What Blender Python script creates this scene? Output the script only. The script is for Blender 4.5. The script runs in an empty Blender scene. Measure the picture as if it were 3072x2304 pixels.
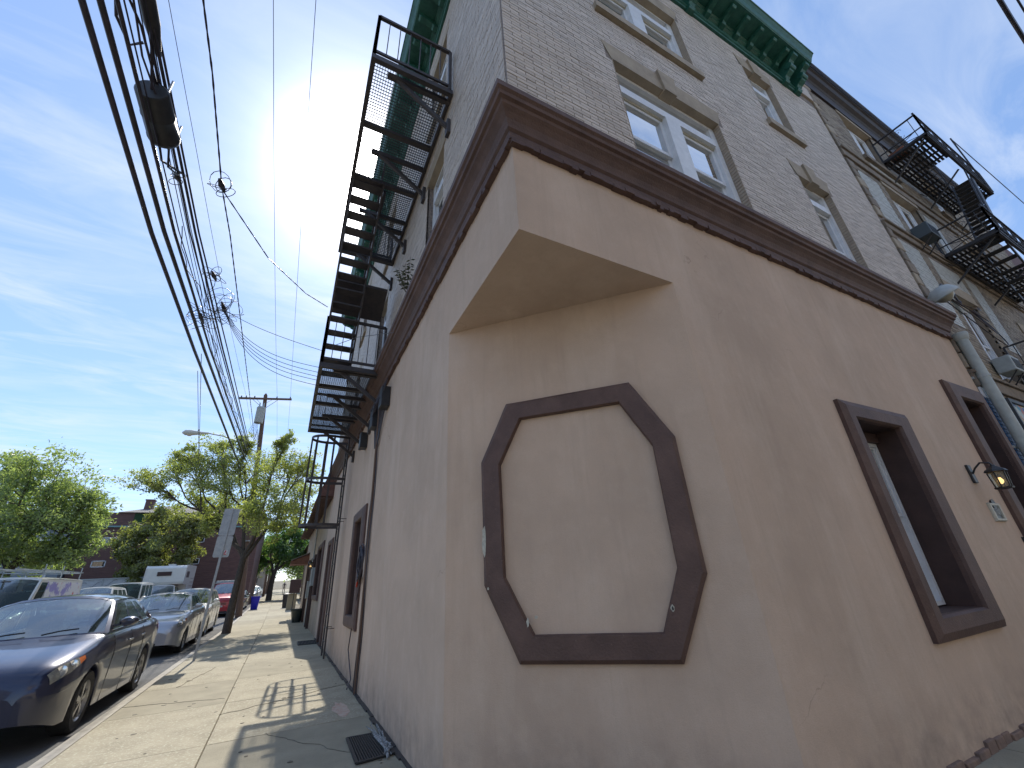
import bpy, math, random
from mathutils import Vector, Matrix
R = math.radians
rnd = random.Random(7)
S = bpy.context.scene
COL = S.collection

# ------------------------------------------------------------------ camera
CAM_H = 1.5
cam_d = bpy.data.cameras.new('camera')
cam = bpy.data.objects.new('camera', cam_d)
COL.objects.link(cam)
yaw, pitch, roll = R(28.185), R(24.998), R(3.285)
F = Vector((math.sin(yaw)*math.cos(pitch), math.cos(yaw)*math.cos(pitch), math.sin(pitch)))
R0 = Vector((math.cos(yaw), -math.sin(yaw), 0)); D0 = F.cross(R0)
Rt = R0*math.cos(roll)+D0*math.sin(roll); Dn = -R0*math.sin(roll)+D0*math.cos(roll)
m = Matrix.Identity(4)
for i in range(3):
    m[i][0] = Rt[i]; m[i][1] = -Dn[i]; m[i][2] = -F[i]
m[2][3] = CAM_H
cam.matrix_world = m
cam_d.sensor_width = 36; cam_d.lens = 36*1238.7/3072
cam_d.clip_start = .05; cam_d.clip_end = 3000
S.camera = cam

# ------------------------------------------------------------------ light and sky
SUN = Vector((.04, .86, 1.0)).normalized()
sun_d = bpy.data.lights.new('sun', 'SUN'); sun_d.energy = 2.2; sun_d.angle = R(.53); sun_d.color = (1, .93, .82)
sun = bpy.data.objects.new('sun', sun_d); COL.objects.link(sun)
sun.rotation_euler = (-SUN).to_track_quat('-Z', 'Y').to_euler()
elev = math.asin(SUN.z)
w = bpy.data.worlds.new('World'); S.world = w; w.use_nodes = True
nt = w.node_tree; nt.nodes.clear()
def N(t, **k):
    n = nt.nodes.new(t)
    for a, b in k.items():
        if a.startswith('i_'):
            n.inputs[int(a[2:])].default_value = b
        else: setattr(n, a, b)
    return n
def LK(a, b): nt.links.new(a, b)
sky = N('ShaderNodeTexSky'); sky.sky_type = 'NISHITA'; sky.sun_disc = False
sky.sun_elevation = elev; sky.sun_rotation = math.atan2(SUN.x, SUN.y)
sky.air_density = 1.0; sky.dust_density = .25; sky.ozone_density = 2.6; sky.altitude = 20
tc = N('ShaderNodeTexCoord')
nrm = N('ShaderNodeVectorMath', operation='NORMALIZE'); LK(tc.outputs['Generated'], nrm.inputs[0])
dot = N('ShaderNodeVectorMath', operation='DOT_PRODUCT'); LK(nrm.outputs[0], dot.inputs[0]); dot.inputs[1].default_value = SUN
mx = N('ShaderNodeMath', operation='MAXIMUM', i_1=0.0); LK(dot.outputs['Value'], mx.inputs[0])
def powr(e, s):
    p = N('ShaderNodeMath', operation='POWER', i_1=e); LK(mx.outputs[0], p.inputs[0])
    q = N('ShaderNodeMath', operation='MULTIPLY', i_1=s); LK(p.outputs[0], q.inputs[0]); return q
a1, a2, a3 = powr(290, 60.0), powr(50, 2.4), powr(10, .2)
s1 = N('ShaderNodeMath', operation='ADD'); LK(a1.outputs[0], s1.inputs[0]); LK(a2.outputs[0], s1.inputs[1])
s2 = N('ShaderNodeMath', operation='ADD'); LK(s1.outputs[0], s2.inputs[0]); LK(a3.outputs[0], s2.inputs[1])
# thin cirrus laid out on a plane overhead
sep = N('ShaderNodeSeparateXYZ'); LK(nrm.outputs[0], sep.inputs[0])
zm = N('ShaderNodeMath', operation='MAXIMUM', i_1=.06); LK(sep.outputs[2], zm.inputs[0])
dx = N('ShaderNodeMath', operation='DIVIDE'); LK(sep.outputs[0], dx.inputs[0]); LK(zm.outputs[0], dx.inputs[1])
dy = N('ShaderNodeMath', operation='DIVIDE'); LK(sep.outputs[1], dy.inputs[0]); LK(zm.outputs[0], dy.inputs[1])
cmb = N('ShaderNodeCombineXYZ'); LK(dx.outputs[0], cmb.inputs[0]); LK(dy.outputs[0], cmb.inputs[1])
mp = N('ShaderNodeMapping'); mp.inputs['Rotation'].default_value = (0, 0, R(-28)); mp.inputs['Scale'].default_value = (1.0, 2.6, 1); mp.inputs['Location'].default_value = (1.3, .4, 0)
LK(cmb.outputs[0], mp.inputs[0])
n1 = N('ShaderNodeTexNoise'); n1.inputs['Scale'].default_value = 1.5; n1.inputs['Detail'].default_value = 9; n1.inputs['Roughness'].default_value = .62; n1.inputs['Distortion'].default_value = .7
LK(mp.outputs[0], n1.inputs['Vector'])
n2 = N('ShaderNodeTexNoise'); n2.inputs['Scale'].default_value = .55; n2.inputs['Detail'].default_value = 3
LK(cmb.outputs[0], n2.inputs['Vector'])
cr = N('ShaderNodeMapRange'); cr.inputs[1].default_value = .42; cr.inputs[2].default_value = .78; LK(n1.outputs[0], cr.inputs[0])
cr2 = N('ShaderNodeMapRange'); cr2.inputs[1].default_value = .30; cr2.inputs[2].default_value = .52; LK(n2.outputs[0], cr2.inputs[0])
cl = N('ShaderNodeMath', operation='MULTIPLY'); LK(cr.outputs[0], cl.inputs[0]); LK(cr2.outputs[0], cl.inputs[1])
clm = N('ShaderNodeMath', operation='MULTIPLY', i_1=.7); LK(cl.outputs[0], clm.inputs[0])
cmix = N('ShaderNodeMix', data_type='RGBA'); LK(clm.outputs[0], cmix.inputs[0]); base = N('ShaderNodeMix', data_type='RGBA'); base.inputs[0].default_value = .55; LK(sky.outputs[0], base.inputs[6]); base.inputs[7].default_value = (1.05, 1.72, 3.2, 1); LK(base.outputs[2], cmix.inputs[6]); cmix.inputs[7].default_value = (3.6, 3.85, 4.2, 1)
sm = N('ShaderNodeMix', data_type='RGBA', blend_type='ADD'); sm.inputs[0].default_value = 1
gl = N('ShaderNodeVectorMath', operation='SCALE'); gl.inputs[0].default_value = (1, .97, .93); LK(s2.outputs[0], gl.inputs['Scale'])
LK(cmix.outputs[2], sm.inputs[6]); LK(gl.outputs[0], sm.inputs[7])
bg = N('ShaderNodeBackground'); bg.inputs[1].default_value = .115; LK(sm.outputs[2], bg.inputs[0])
wo = N('ShaderNodeOutputWorld'); LK(bg.outputs[0], wo.inputs[0])
S.view_settings.view_transform = 'Standard'; S.view_settings.look = 'None'
S.view_settings.exposure = 1.2; S.view_settings.gamma = 1; S.view_settings.use_curve_mapping = False
S.cycles.max_bounces = 8; S.cycles.transparent_max_bounces = 16
S.cycles.use_denoising = True

# ------------------------------------------------------------------ materials
def mat(name, c, c2=None, scale=3., rough=.8, bump=0., bscale=60., metal=0., streak=None, spec=.5, coat=0., detail=6, lo=.35, hi=.65, speck=None):
    M = bpy.data.materials.new(name); M.use_nodes = True
    t = M.node_tree; b = t.nodes['Principled BSDF']
    b.inputs['Base Color'].default_value = (*c, 1); b.inputs['Roughness'].default_value = rough
    b.inputs['Metallic'].default_value = metal; b.inputs['Specular IOR Level'].default_value = spec
    b.inputs['Coat Weight'].default_value = coat; b.inputs['Coat Roughness'].default_value = .04
    tcn = t.nodes.new('ShaderNodeTexCoord')
    out = None
    if c2:
        n = t.nodes.new('ShaderNodeTexNoise'); n.inputs['Scale'].default_value = scale; n.inputs['Detail'].default_value = detail
        n.inputs['Roughness'].default_value = .65
        vec = tcn.outputs['Object']
        if streak:
            mpp = t.nodes.new('ShaderNodeMapping'); mpp.inputs['Scale'].default_value = streak
            t.links.new(vec, mpp.inputs[0]); vec = mpp.outputs[0]
        t.links.new(vec, n.inputs['Vector'])
        mr = t.nodes.new('ShaderNodeMapRange'); mr.inputs[1].default_value = lo; mr.inputs[2].default_value = hi
        t.links.new(n.outputs[0], mr.inputs[0])
        mixn = t.nodes.new('ShaderNodeMix'); mixn.data_type = 'RGBA'
        mixn.inputs[6].default_value = (*c, 1); mixn.inputs[7].default_value = (*c2, 1)
        t.links.new(mr.outputs[0], mixn.inputs[0]); out = mixn.outputs[2]
    if speck:   # (scale, colour, threshold)
        n = t.nodes.new('ShaderNodeTexNoise'); n.inputs['Scale'].default_value = speck[0]; n.inputs['Detail'].default_value = 3
        t.links.new(tcn.outputs['Object'], n.inputs['Vector'])
        mr = t.nodes.new('ShaderNodeMapRange'); mr.inputs[1].default_value = speck[2]; mr.inputs[2].default_value = speck[2]+.08
        t.links.new(n.outputs[0], mr.inputs[0])
        mixn = t.nodes.new('ShaderNodeMix'); mixn.data_type = 'RGBA'
        if out: t.links.new(out, mixn.inputs[6])
        else: mixn.inputs[6].default_value = (*c, 1)
        mixn.inputs[7].default_value = (*speck[1], 1); t.links.new(mr.outputs[0], mixn.inputs[0]); out = mixn.outputs[2]
    if out: t.links.new(out, b.inputs['Base Color'])
    if bump:
        n = t.nodes.new('ShaderNodeTexNoise'); n.inputs['Scale'].default_value = bscale; n.inputs['Detail'].default_value = 5
        t.links.new(tcn.outputs['Object'], n.inputs['Vector'])
        bp = t.nodes.new('ShaderNodeBump'); bp.inputs['Strength'].default_value = bump; bp.inputs['Distance'].default_value = .01
        t.links.new(n.outputs[0], bp.inputs['Height']); t.links.new(bp.outputs[0], b.inputs['Normal'])
    return M

def glass_mat(name, tint, refl=1.45, rough=.02, opac=.5, dark=(.01, .012, .014), fs=1.0):
    """see-through tinted pane: fresnel mirror over (tinted transparent mixed with dark diffuse)"""
    M = bpy.data.materials.new(name); M.use_nodes = True; t = M.node_tree; t.nodes.clear()
    o = t.nodes.new('ShaderNodeOutputMaterial'); mxs = t.nodes.new('ShaderNodeMixShader'); fr = t.nodes.new('ShaderNodeFresnel')
    fr.inputs[0].default_value = refl
    g = t.nodes.new('ShaderNodeBsdfGlossy'); g.inputs['Roughness'].default_value = rough
    tr = t.nodes.new('ShaderNodeBsdfTransparent'); tr.inputs[0].default_value = (*tint, 1)
    df = t.nodes.new('ShaderNodeBsdfDiffuse'); df.inputs[0].default_value = (*dark, 1)
    m2 = t.nodes.new('ShaderNodeMixShader'); m2.inputs[0].default_value = opac
    t.links.new(tr.outputs[0], m2.inputs[1]); t.links.new(df.outputs[0], m2.inputs[2])
    fm = t.nodes.new('ShaderNodeMath'); fm.operation = 'MULTIPLY'; fm.inputs[1].default_value = fs; t.links.new(fr.outputs[0], fm.inputs[0]); t.links.new(fm.outputs[0], mxs.inputs[0]); t.links.new(m2.outputs[0], mxs.inputs[1]); t.links.new(g.outputs[0], mxs.inputs[2])
    t.links.new(mxs.outputs[0], o.inputs[0]); return M

def stucco_mat(name, base, dark, light):
    """painted stucco: cloudy colour, drip streaks, hairline cracks, sandy relief"""
    M = bpy.data.materials.new(name); M.use_nodes = True; t = M.node_tree; b = t.nodes['Principled BSDF']
    b.inputs['Roughness'].default_value = .85; b.inputs['Specular IOR Level'].default_value = .25
    L = t.links.new; nn = t.nodes.new
    tcn = nn('ShaderNodeTexCoord')
    def noise(sc, de, mp=None, lo=.4, hi=.6, ro=.6):
        n = nn('ShaderNodeTexNoise'); n.inputs['Scale'].default_value = sc; n.inputs['Detail'].default_value = de; n.inputs['Roughness'].default_value = ro
        if mp:
            q = nn('ShaderNodeMapping'); q.inputs['Scale'].default_value = mp; L(tcn.outputs['Object'], q.inputs[0]); L(q.outputs[0], n.inputs['Vector'])
        else: L(tcn.outputs['Object'], n.inputs['Vector'])
        r = nn('ShaderNodeMapRange'); r.inputs[1].default_value = lo; r.inputs[2].default_value = hi; L(n.outputs[0], r.inputs[0]); return r.outputs[0]
    def mix(f, a, c, fac=None):
        x = nn('ShaderNodeMix'); x.data_type = 'RGBA'
        if fac:
            q = nn('ShaderNodeMath'); q.operation = 'MULTIPLY'; q.inputs[1].default_value = fac; L(f, q.inputs[0]); f = q.outputs[0]
        L(f, x.inputs[0])
        if isinstance(a, tuple): x.inputs[6].default_value = (*a, 1)
        else: L(a, x.inputs[6])
        x.inputs[7].default_value = (*c, 1); return x.outputs[2]
    c = mix(noise(.9, 9, None, .38, .66), base, dark, .62)
    c = mix(noise(4.5, 9, None, .50, .72), c, light, .22)
    c = mix(noise(1.3, 9, (1.5, 1.5, .45), .50, .72), c, light, .5)
    c = mix(noise(3.0, 8, (4, 4, .22), .53, .75), c, dark, .38)
    c = mix(noise(90, 3, None, .45, .75), c, dark, .25)
    # hairline cracks
    v = nn('ShaderNodeTexVoronoi'); v.feature = 'DISTANCE_TO_EDGE'; v.inputs['Scale'].default_value = .55
    wn = nn('ShaderNodeTexNoise'); wn.inputs['Scale'].default_value = 2.5; wn.inputs['Detail'].default_value = 6; L(tcn.outputs['Object'], wn.inputs['Vector'])
    ad = nn('ShaderNodeVectorMath'); ad.operation = 'MULTIPLY_ADD'; ad.inputs[1].default_value = (.5, .5, .5); L(wn.outputs['Color'], ad.inputs[0]); L(tcn.outputs['Object'], ad.inputs[2])
    L(ad.outputs[0], v.inputs['Vector'])
    cm = nn('ShaderNodeMapRange'); cm.inputs[1].default_value = .0; cm.inputs[2].default_value = .0035; cm.inputs[3].default_value = 1; cm.inputs[4].default_value = 0; L(v.outputs['Distance'], cm.inputs[0])
    gate = noise(.6, 2, None, .55, .62)
    gm = nn('ShaderNodeMath'); gm.operation = 'MULTIPLY'; L(cm.outputs[0], gm.inputs[0]); L(gate, gm.inputs[1])
    c = mix(gm.outputs[0], c, (base[0]*.45, base[1]*.42, base[2]*.42), .55)
    # splash dirt just above the pavement
    sp = nn('ShaderNodeSeparateXYZ'); L(tcn.outputs['Object'], sp.inputs[0])
    zr = nn('ShaderNodeMapRange'); zr.inputs[1].default_value = 0; zr.inputs[2].default_value = .55; zr.inputs[3].default_value = 1; zr.inputs[4].default_value = 0; L(sp.outputs[2], zr.inputs[0])
    dn = noise(5, 6, None, .35, .7)
    dm = nn('ShaderNodeMath'); dm.operation = 'MULTIPLY'; L(zr.outputs[0], dm.inputs[0]); L(dn, dm.inputs[1])
    c = mix(dm.outputs[0], c, (.10, .09, .085), .55)
    L(c, b.inputs['Base Color'])
    n = nn('ShaderNodeTexNoise'); n.inputs['Scale'].default_value = 130; n.inputs['Detail'].default_value = 4; L(tcn.outputs['Object'], n.inputs['Vector'])
    n_ = nn('ShaderNodeTexNoise'); n_.inputs['Scale'].default_value = 5; n_.inputs['Detail'].default_value = 3; L(tcn.outputs['Object'], n_.inputs['Vector'])
    a_ = nn('ShaderNodeMath'); a_.operation = 'MULTIPLY_ADD'; a_.inputs[1].default_value = 4; L(n_.outputs[0], a_.inputs[0]); L(n.outputs[0], a_.inputs[2])
    bp = nn('ShaderNodeBump'); bp.inputs['Strength'].default_value = .5; bp.inputs['Distance'].default_value = .004
    L(a_.outputs[0], bp.inputs['Height']); L(bp.outputs[0], b.inputs['Normal'])
    return M

def leaf_mat(name, c, c2, trans=.35):
    M = bpy.data.materials.new(name); M.use_nodes = True; t = M.node_tree; t.nodes.clear()
    L = t.links.new; nn = t.nodes.new
    o = nn('ShaderNodeOutputMaterial'); g = nn('ShaderNodeTexCoord'); n = nn('ShaderNodeTexNoise'); n.inputs['Scale'].default_value = 1.7; n.inputs['Detail'].default_value = 5
    L(g.outputs['Object'], n.inputs['Vector'])
    r = nn('ShaderNodeMapRange'); r.inputs[1].default_value = .35; r.inputs[2].default_value = .65; L(n.outputs[0], r.inputs[0])
    x = nn('ShaderNodeMix'); x.data_type = 'RGBA'; x.inputs[6].default_value = (*c, 1); x.inputs[7].default_value = (*c2, 1); L(r.outputs[0], x.inputs[0])
    d = nn('ShaderNodeBsdfDiffuse'); tl = nn('ShaderNodeBsdfTranslucent'); gs = nn('ShaderNodeBsdfGlossy'); gs.inputs['Roughness'].default_value = .4
    L(x.outputs[2], d.inputs[0])
    br = nn('ShaderNodeMix'); br.data_type = 'RGBA'; br.blend_type = 'MULTIPLY'; br.inputs[0].default_value = 1; br.inputs[7].default_value = (2.2, 2.4, .9, 1)
    L(x.outputs[2], br.inputs[6]); L(br.outputs[2], tl.inputs[0])
    m1 = nn('ShaderNodeMixShader'); m1.inputs[0].default_value = trans; L(d.outputs[0], m1.inputs[1]); L(tl.outputs[0], m1.inputs[2])
    m2 = nn('ShaderNodeMixShader'); m2.inputs[0].default_value = .06; L(m1.outputs[0], m2.inputs[1]); L(gs.outputs[0], m2.inputs[2])
    L(m2.outputs[0], o.inputs[0]); return M

def emis(name, c, s):
    M = bpy.data.materials.new(name); M.use_nodes = True; b = M.node_tree.nodes['Principled BSDF']
    b.inputs['Base Color'].default_value = (*c, 1); b.inputs['Emission Color'].default_value = (*c, 1); b.inputs['Emission Strength'].default_value = s
    return M

STUC = stucco_mat('pink tan stucco', (.565, .422, .318), (.43, .325, .245), (.66, .53, .42))
BRN = mat('brown painted trim', (.078, .043, .034), (.125, .072, .056), 3.5, .62, .5, 60, speck=(45, (.16, .10, .08), .68), detail=9)
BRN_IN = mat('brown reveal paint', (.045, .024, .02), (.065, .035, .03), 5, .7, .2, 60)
BRICK = mat('pale glazed brick', (.56, .48, .40), (.49, .42, .345), 1.1, .6, .15, 80)
BRICKB = mat('weathered pale brick', (.51, .435, .36), (.42, .355, .29), 5, .6, .2, 80)
BRICKC = mat('light pale brick', (.61, .53, .45), (.54, .465, .39), 5, .6, .2, 80)
MORT = mat('dark mortar', (.30, .25, .21), (.13, .105, .095), 20, .9, .3, 80)
STONE = mat('tan limestone', (.40, .33, .24), (.30, .245, .18), 4, .8, .3, 70)
STONED = mat('sooty limestone', (.26, .21, .16), (.16, .13, .10), 5, .85, .3, 70)
GREEN = mat('green cornice paint', (.012, .085, .062), (.03, .13, .10), 9, .45, .2, 40)
WHITE = mat('white window paint', (.72, .74, .76), (.62, .64, .66), 8, .4, .05, 50)
CREAM = mat('cream sash paint', (.50, .47, .38), (.42, .39, .31), 8, .5)
PANE = glass_mat('window glass', (.5, .55, .58), 2.2, .01, .8, (.02, .025, .03))
INT = mat('dim room interior', (.05, .05, .055), (.03, .03, .035), 2, .9)
CURT = mat('white curtain', (.55, .56, .58), (.4, .41, .44), 3, .9, streak=(12, 12, .4))
IRON = mat('black iron', (.018, .018, .021), (.035, .028, .026), 14, .5, .2, 60)
IRONL = mat('glare hazed brown iron', (.055, .045, .045), (.035, .032, .036), 12, .5, .2, 60)  # lifted from black: sun glare haze over the left fire escape put into the colour
IRONG = mat('dark iron grating', (.025, .028, .03), None, rough=.5)
CONC = mat('concrete slab', (.37, .33, .24), (.28, .25, .18), 2.6, .9, .55, 70, speck=(30, (.42, .40, .30), .55), detail=9)
CONC2 = mat('worn concrete slab', (.325, .295, .215), (.26, .235, .17), 2.1, .9, .6, 65, speck=(34, (.22, .20, .16), .64), detail=9)
KERB = mat('kerb stone', (.42, .39, .33), (.3, .28, .24), 5, .9, .3, 60)
JOINT = mat('dirt in the joints', (.20, .175, .125), (.12, .105, .08), 12, .95, .4, 50)
ASPH = mat('asphalt', (.11, .11, .108), (.075, .075, .075), 1.3, .9, .6, 120, detail=9, speck=(90, (.2, .2, .19), .62))
DIRT = mat('bare ground', (.20, .17, .12), (.13, .12, .08), .6, .95, .3, 20)
RUBBER = mat('cable rubber', (.02, .019, .025), (.045, .035, .05), 9, .38)
WOOD = mat('weathered pole wood', (.16, .10, .07), (.09, .055, .04), 5, .85, .4, 40, streak=(8, 8, .5))
BARK = mat('dark bark', (.055, .042, .034), (.11, .09, .07), 9, .9, .6, 30, streak=(3, 3, 1))
GALV = mat('galvanised steel', (.36, .38, .40), (.28, .30, .32), 12, .42, .05, 60, metal=.6)
GREYP = mat('grey enamel', (.40, .44, .44), (.33, .36, .36), 8, .45)
PVC = mat('pale green downspout', (.42, .46, .44), (.31, .34, .33), 4, .45)
BLUEB = mat('blue painted brick', (.02, .07, .17), (.03, .10, .22), 8, .6, .3, 60)
PLAST = mat('blue plastic', (.01, .015, .50), (.01, .01, .38), 4, .4)
BLACKP = mat('black plastic', (.015, .016, .018), (.03, .03, .032), 9, .45)
TERR = mat('dark planter glaze', (.035, .045, .045), (.02, .03, .03), 5, .35)
TILE = mat('brown clay shingle', (.17, .085, .065), (.10, .05, .04), 6, .8, .4, 40)
TILE2 = mat('red brown clay shingle', (.21, .10, .075), (.14, .07, .05), 6, .8, .4, 40)

# ------------------------------------------------------------------ mesh helpers
class MB:
    def __init__(s): s.v = []; s.f = []; s.mi = []; s.k = 0
    def quad(s, *p):
        n = len(s.v); s.v += [tuple(q) for q in p]; s.f.append(tuple(range(n, n+len(p)))); s.mi.append(s.k)
    def add(s, vs, fs):
        n = len(s.v); s.v += [tuple(q) for q in vs]; s.f += [tuple(i+n for i in f) for f in fs]; s.mi += [s.k]*len(fs)
    def box(s, x0, x1, y0, y1, z0, z1):
        s.add([(x0, y0, z0), (x1, y0, z0), (x1, y1, z0), (x0, y1, z0), (x0, y0, z1), (x1, y0, z1), (x1, y1, z1), (x0, y1, z1)],
              [(0, 3, 2, 1), (4, 5, 6, 7), (0, 1, 5, 4), (1, 2, 6, 5), (2, 3, 7, 6), (3, 0, 4, 7)])
    def obox(s, c, ax, ay, az):      # centre and three half-axis vectors
        c = Vector(c); ax = Vector(ax); ay = Vector(ay); az = Vector(az)
        vs = [c+i*ax+j*ay+k*az for k in (-1, 1) for j, i in ((-1, -1), (-1, 1), (1, 1), (1, -1))]
        s.add(vs, [(0, 3, 2, 1), (4, 5, 6, 7), (0, 1, 5, 4), (1, 2, 6, 5), (2, 3, 7, 6), (3, 0, 4, 7)])
    def bar(s, a, b, w, h=None, up=(0, 0, 1)):
        a = Vector(a); b = Vector(b); h = h or w; d = (b-a)
        if d.length < 1e-6: return
        l = d.length/2; d.normalize(); u = Vector(up)
        if abs(d.dot(u)) > .98: u = Vector((0, 1, 0))
        sd = d.cross(u).normalized(); uu = sd.cross(d).normalized()
        s.obox((a+b)/2, d*l, sd*w/2, uu*h/2)
    def tube(s, pts, r, n=8, cap=True):
        pts = [Vector(p) for p in pts]; rs = r if isinstance(r, (list, tuple)) else [r]*len(pts)
        rings = []; prev = None
        for i, p in enumerate(pts):
            d = (pts[min(i+1, len(pts)-1)]-pts[max(i-1, 0)])
            d = d.normalized() if d.length > 1e-9 else Vector((0, 0, 1))
            if prev is None:
                u = Vector((0, 0, 1)) if abs(d.z) < .9 else Vector((1, 0, 0)); a = d.cross(u).normalized()
            else:
                a = (prev-d*prev.dot(d)); a = a.normalized() if a.length > 1e-6 else d.orthogonal().normalized()
            prev = a; b_ = d.cross(a)
            rings.append([p+(a*math.cos(t*2*math.pi/n)+b_*math.sin(t*2*math.pi/n))*rs[i] for t in range(n)])
        vs = [q for g in rings for q in g]; fs = []
        for i in range(len(rings)-1):
            for j in range(n):
                fs.append((i*n+j, i*n+(j+1) % n, (i+1)*n+(j+1) % n, (i+1)*n+j))
        if cap: fs.append(tuple(range(n-1, -1, -1))); fs.append(tuple(range((len(rings)-1)*n, len(rings)*n)))
        s.add(vs, fs)
    def lathe(s, c, prof, n=20, axis='z'):
        vs = []; fs = []
        for r, h in prof:
            for t in range(n):
                a = 2*math.pi*t/n; q = (r*math.cos(a), r*math.sin(a), h)
                if axis == 'x': q = (q[2], q[0], q[1])
                if axis == 'y': q = (q[0], q[2], q[1])
                vs.append((c[0]+q[0], c[1]+q[1], c[2]+q[2]))
        for i in range(len(prof)-1):
            for t in range(n): fs.append((i*n+t, i*n+(t+1) % n, (i+1)*n+(t+1) % n, (i+1)*n+t))
        fs.append(tuple(range(n-1, -1, -1))); fs.append(tuple(range((len(prof)-1)*n, len(prof)*n)))
        s.add(vs, fs)
    def grid(s, fn, us, vs_, keep=None):
        nu, nv = len(us), len(vs_); vs = [fn(u, v) for u in us for v in vs_]; fs = []
        for i in range(nu-1):
            for j in range(nv-1):
                if keep is None or keep((us[i]+us[i+1])/2, (vs_[j]+vs_[j+1])/2):
                    fs.append((i*nv+j, (i+1)*nv+j, (i+1)*nv+j+1, i*nv+j+1))
        s.add(vs, fs)
    def prism(s, poly, fn, d0, d1):   # polygon (s,t) swept between offsets d0 and d1 through fn(s,t,d)
        n = len(poly); vs = [fn(a, b, d0) for a, b in poly]+[fn(a, b, d1) for a, b in poly]
        fs = [tuple(range(n)), tuple(range(2*n-1, n-1, -1))]+[(i, (i+1) % n, n+(i+1) % n, n+i) for i in range(n)]
        s.add(vs, fs)
    def build(s, name, mats, parent=None, smooth=False, bevel=0, loc=None):
        me = bpy.data.meshes.new(name)
        if loc is not None: s.v = [(a-loc[0], b-loc[1], c-loc[2]) for a, b, c in s.v]
        me.from_pydata(s.v, [], s.f)
        mats = mats if isinstance(mats, (list, tuple)) else [mats]
        for M in mats: me.materials.append(M)
        if len(mats) > 1: me.polygons.foreach_set('material_index', s.mi)
        if smooth: me.polygons.foreach_set('use_smooth', [True]*len(me.polygons))
        me.update()
        o = bpy.data.objects.new(name, me); COL.objects.link(o)
        if loc is not None: o.location = loc
        if parent: o.parent = parent
        if bevel:
            b = o.modifiers.new('bevel', 'BEVEL'); b.width = bevel; b.segments = 2; b.limit_method = 'ANGLE'
        if smooth:
            try:
                me.set_sharp_from_angle(angle=R(48))
            except Exception: pass
        return o

def tag(o, label=None, cat=None, group=None, kind=None):
    if label: o['label'] = label
    if cat: o['category'] = cat
    if group: o['group'] = group
    if kind: o['kind'] = kind
    return o
def empty(name, loc=(0, 0, 0), rz=0, **k):
    o = bpy.data.objects.new(name, None); o.empty_display_size = .2; COL.objects.link(o); o.location = loc; o.rotation_euler = (0, 0, rz)
    return tag(o, **k)
def link_copy(src, parent, loc, scale=None, rot=None):
    c = src.copy(); COL.objects.link(c); c.parent = parent; c.location = loc
    if scale: c.scale = scale
    if rot: c.rotation_euler = rot
    return c
def boxo(name, m, p, *a, bevel=0, **k):
    b = MB(); b.box(*a); return b.build(name, m, p, bevel=bevel, **k)

def gz(y):                       # the street climbs gently in the distance
    return 0 if y < 28 else (y-28)*.0175

AX, BY = 1.285, 2.129            # the planes of the two street walls of the corner building
def RW(s, t, d): return (s, BY-d, t)            # right street wall, d outwards
def LW(s, t, d): return (AX-d, s, t)            # left street wall
CQ = 1/math.sqrt(2); CH = 1.71
def CW(s, t, d): return (AX+s*CQ-d*CQ, BY+CH-s*CQ-d*CQ, t)   # chamfer wall

def wall(mb, fn, s0, s1, t0, t1, holes, depth=.3, reveal=True, lines=()):
    us = sorted({s0, s1, *[h[0] for h in holes], *[h[1] for h in holes]}); vs = sorted({t0, t1, *[h[2] for h in holes], *[h[3] for h in holes]})
    for i in range(len(us)-1):
        for j in range(len(vs)-1):
            cu, cv = (us[i]+us[i+1])/2, (vs[j]+vs[j+1])/2
            if any(h[0] < cu < h[1] and h[2] < cv < h[3] for h in holes): continue
            mb.quad(fn(us[i], vs[j], 0), fn(us[i+1], vs[j], 0), fn(us[i+1], vs[j+1], 0), fn(us[i], vs[j+1], 0))
def reveal(mb, fn, h, depth, d0=0.0, back=True):
    a, b, c, e = h
    mb.quad(fn(a, c, d0), fn(a, e, d0), fn(a, e, -depth), fn(a, c, -depth))
    mb.quad(fn(b, c, d0), fn(b, c, -depth), fn(b, e, -depth), fn(b, e, d0))
    mb.quad(fn(a, e, d0), fn(b, e, d0), fn(b, e, -depth), fn(a, e, -depth))
    mb.quad(fn(a, c, d0), fn(a, c, -depth), fn(b, c, -depth), fn(b, c, d0))
    if back: mb.quad(fn(a, c, -depth), fn(a, e, -depth), fn(b, e, -depth), fn(b, c, -depth))
def surround(mb, fn, outer, inner, proud, bev=.04, depth_in=0.0):
    n = len(outer); cx = sum(p[0] for p in outer)/n; cy = sum(p[1] for p in outer)/n
    hw_ = (max(p[0] for p in outer)-min(p[0] for p in outer))/2; hh_ = (max(p[1] for p in outer)-min(p[1] for p in outer))/2
    def shr(p, k): return (cx+(p[0]-cx)*(1-k/hw_), cy+(p[1]-cy)*(1-k/hh_))
    o2 = [shr(p, bev) for p in outer]; i2 = [shr(p, -bev*.35) for p in inner]
    rings = [[fn(*p, -.004) for p in outer], [fn(*p, proud*.55) for p in outer], [fn(*p, proud) for p in o2], [fn(*p, proud) for p in i2], [fn(*p, proud*.6) for p in inner], [fn(*p, -depth_in) for p in inner]]
    for a, b in zip(rings, rings[1:]):
        for i in range(n): mb.quad(a[i], a[(i+1) % n], b[(i+1) % n], b[i])
def fbox(mb, fn, s0, s1, t0, t1, d0, d1):
    mb.prism([(s0, t0), (s1, t0), (s1, t1), (s0, t1)], fn, d0, d1)
def rect(a, b, c, e): return [(a, c), (b, c), (b, e), (a, e)]

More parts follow.
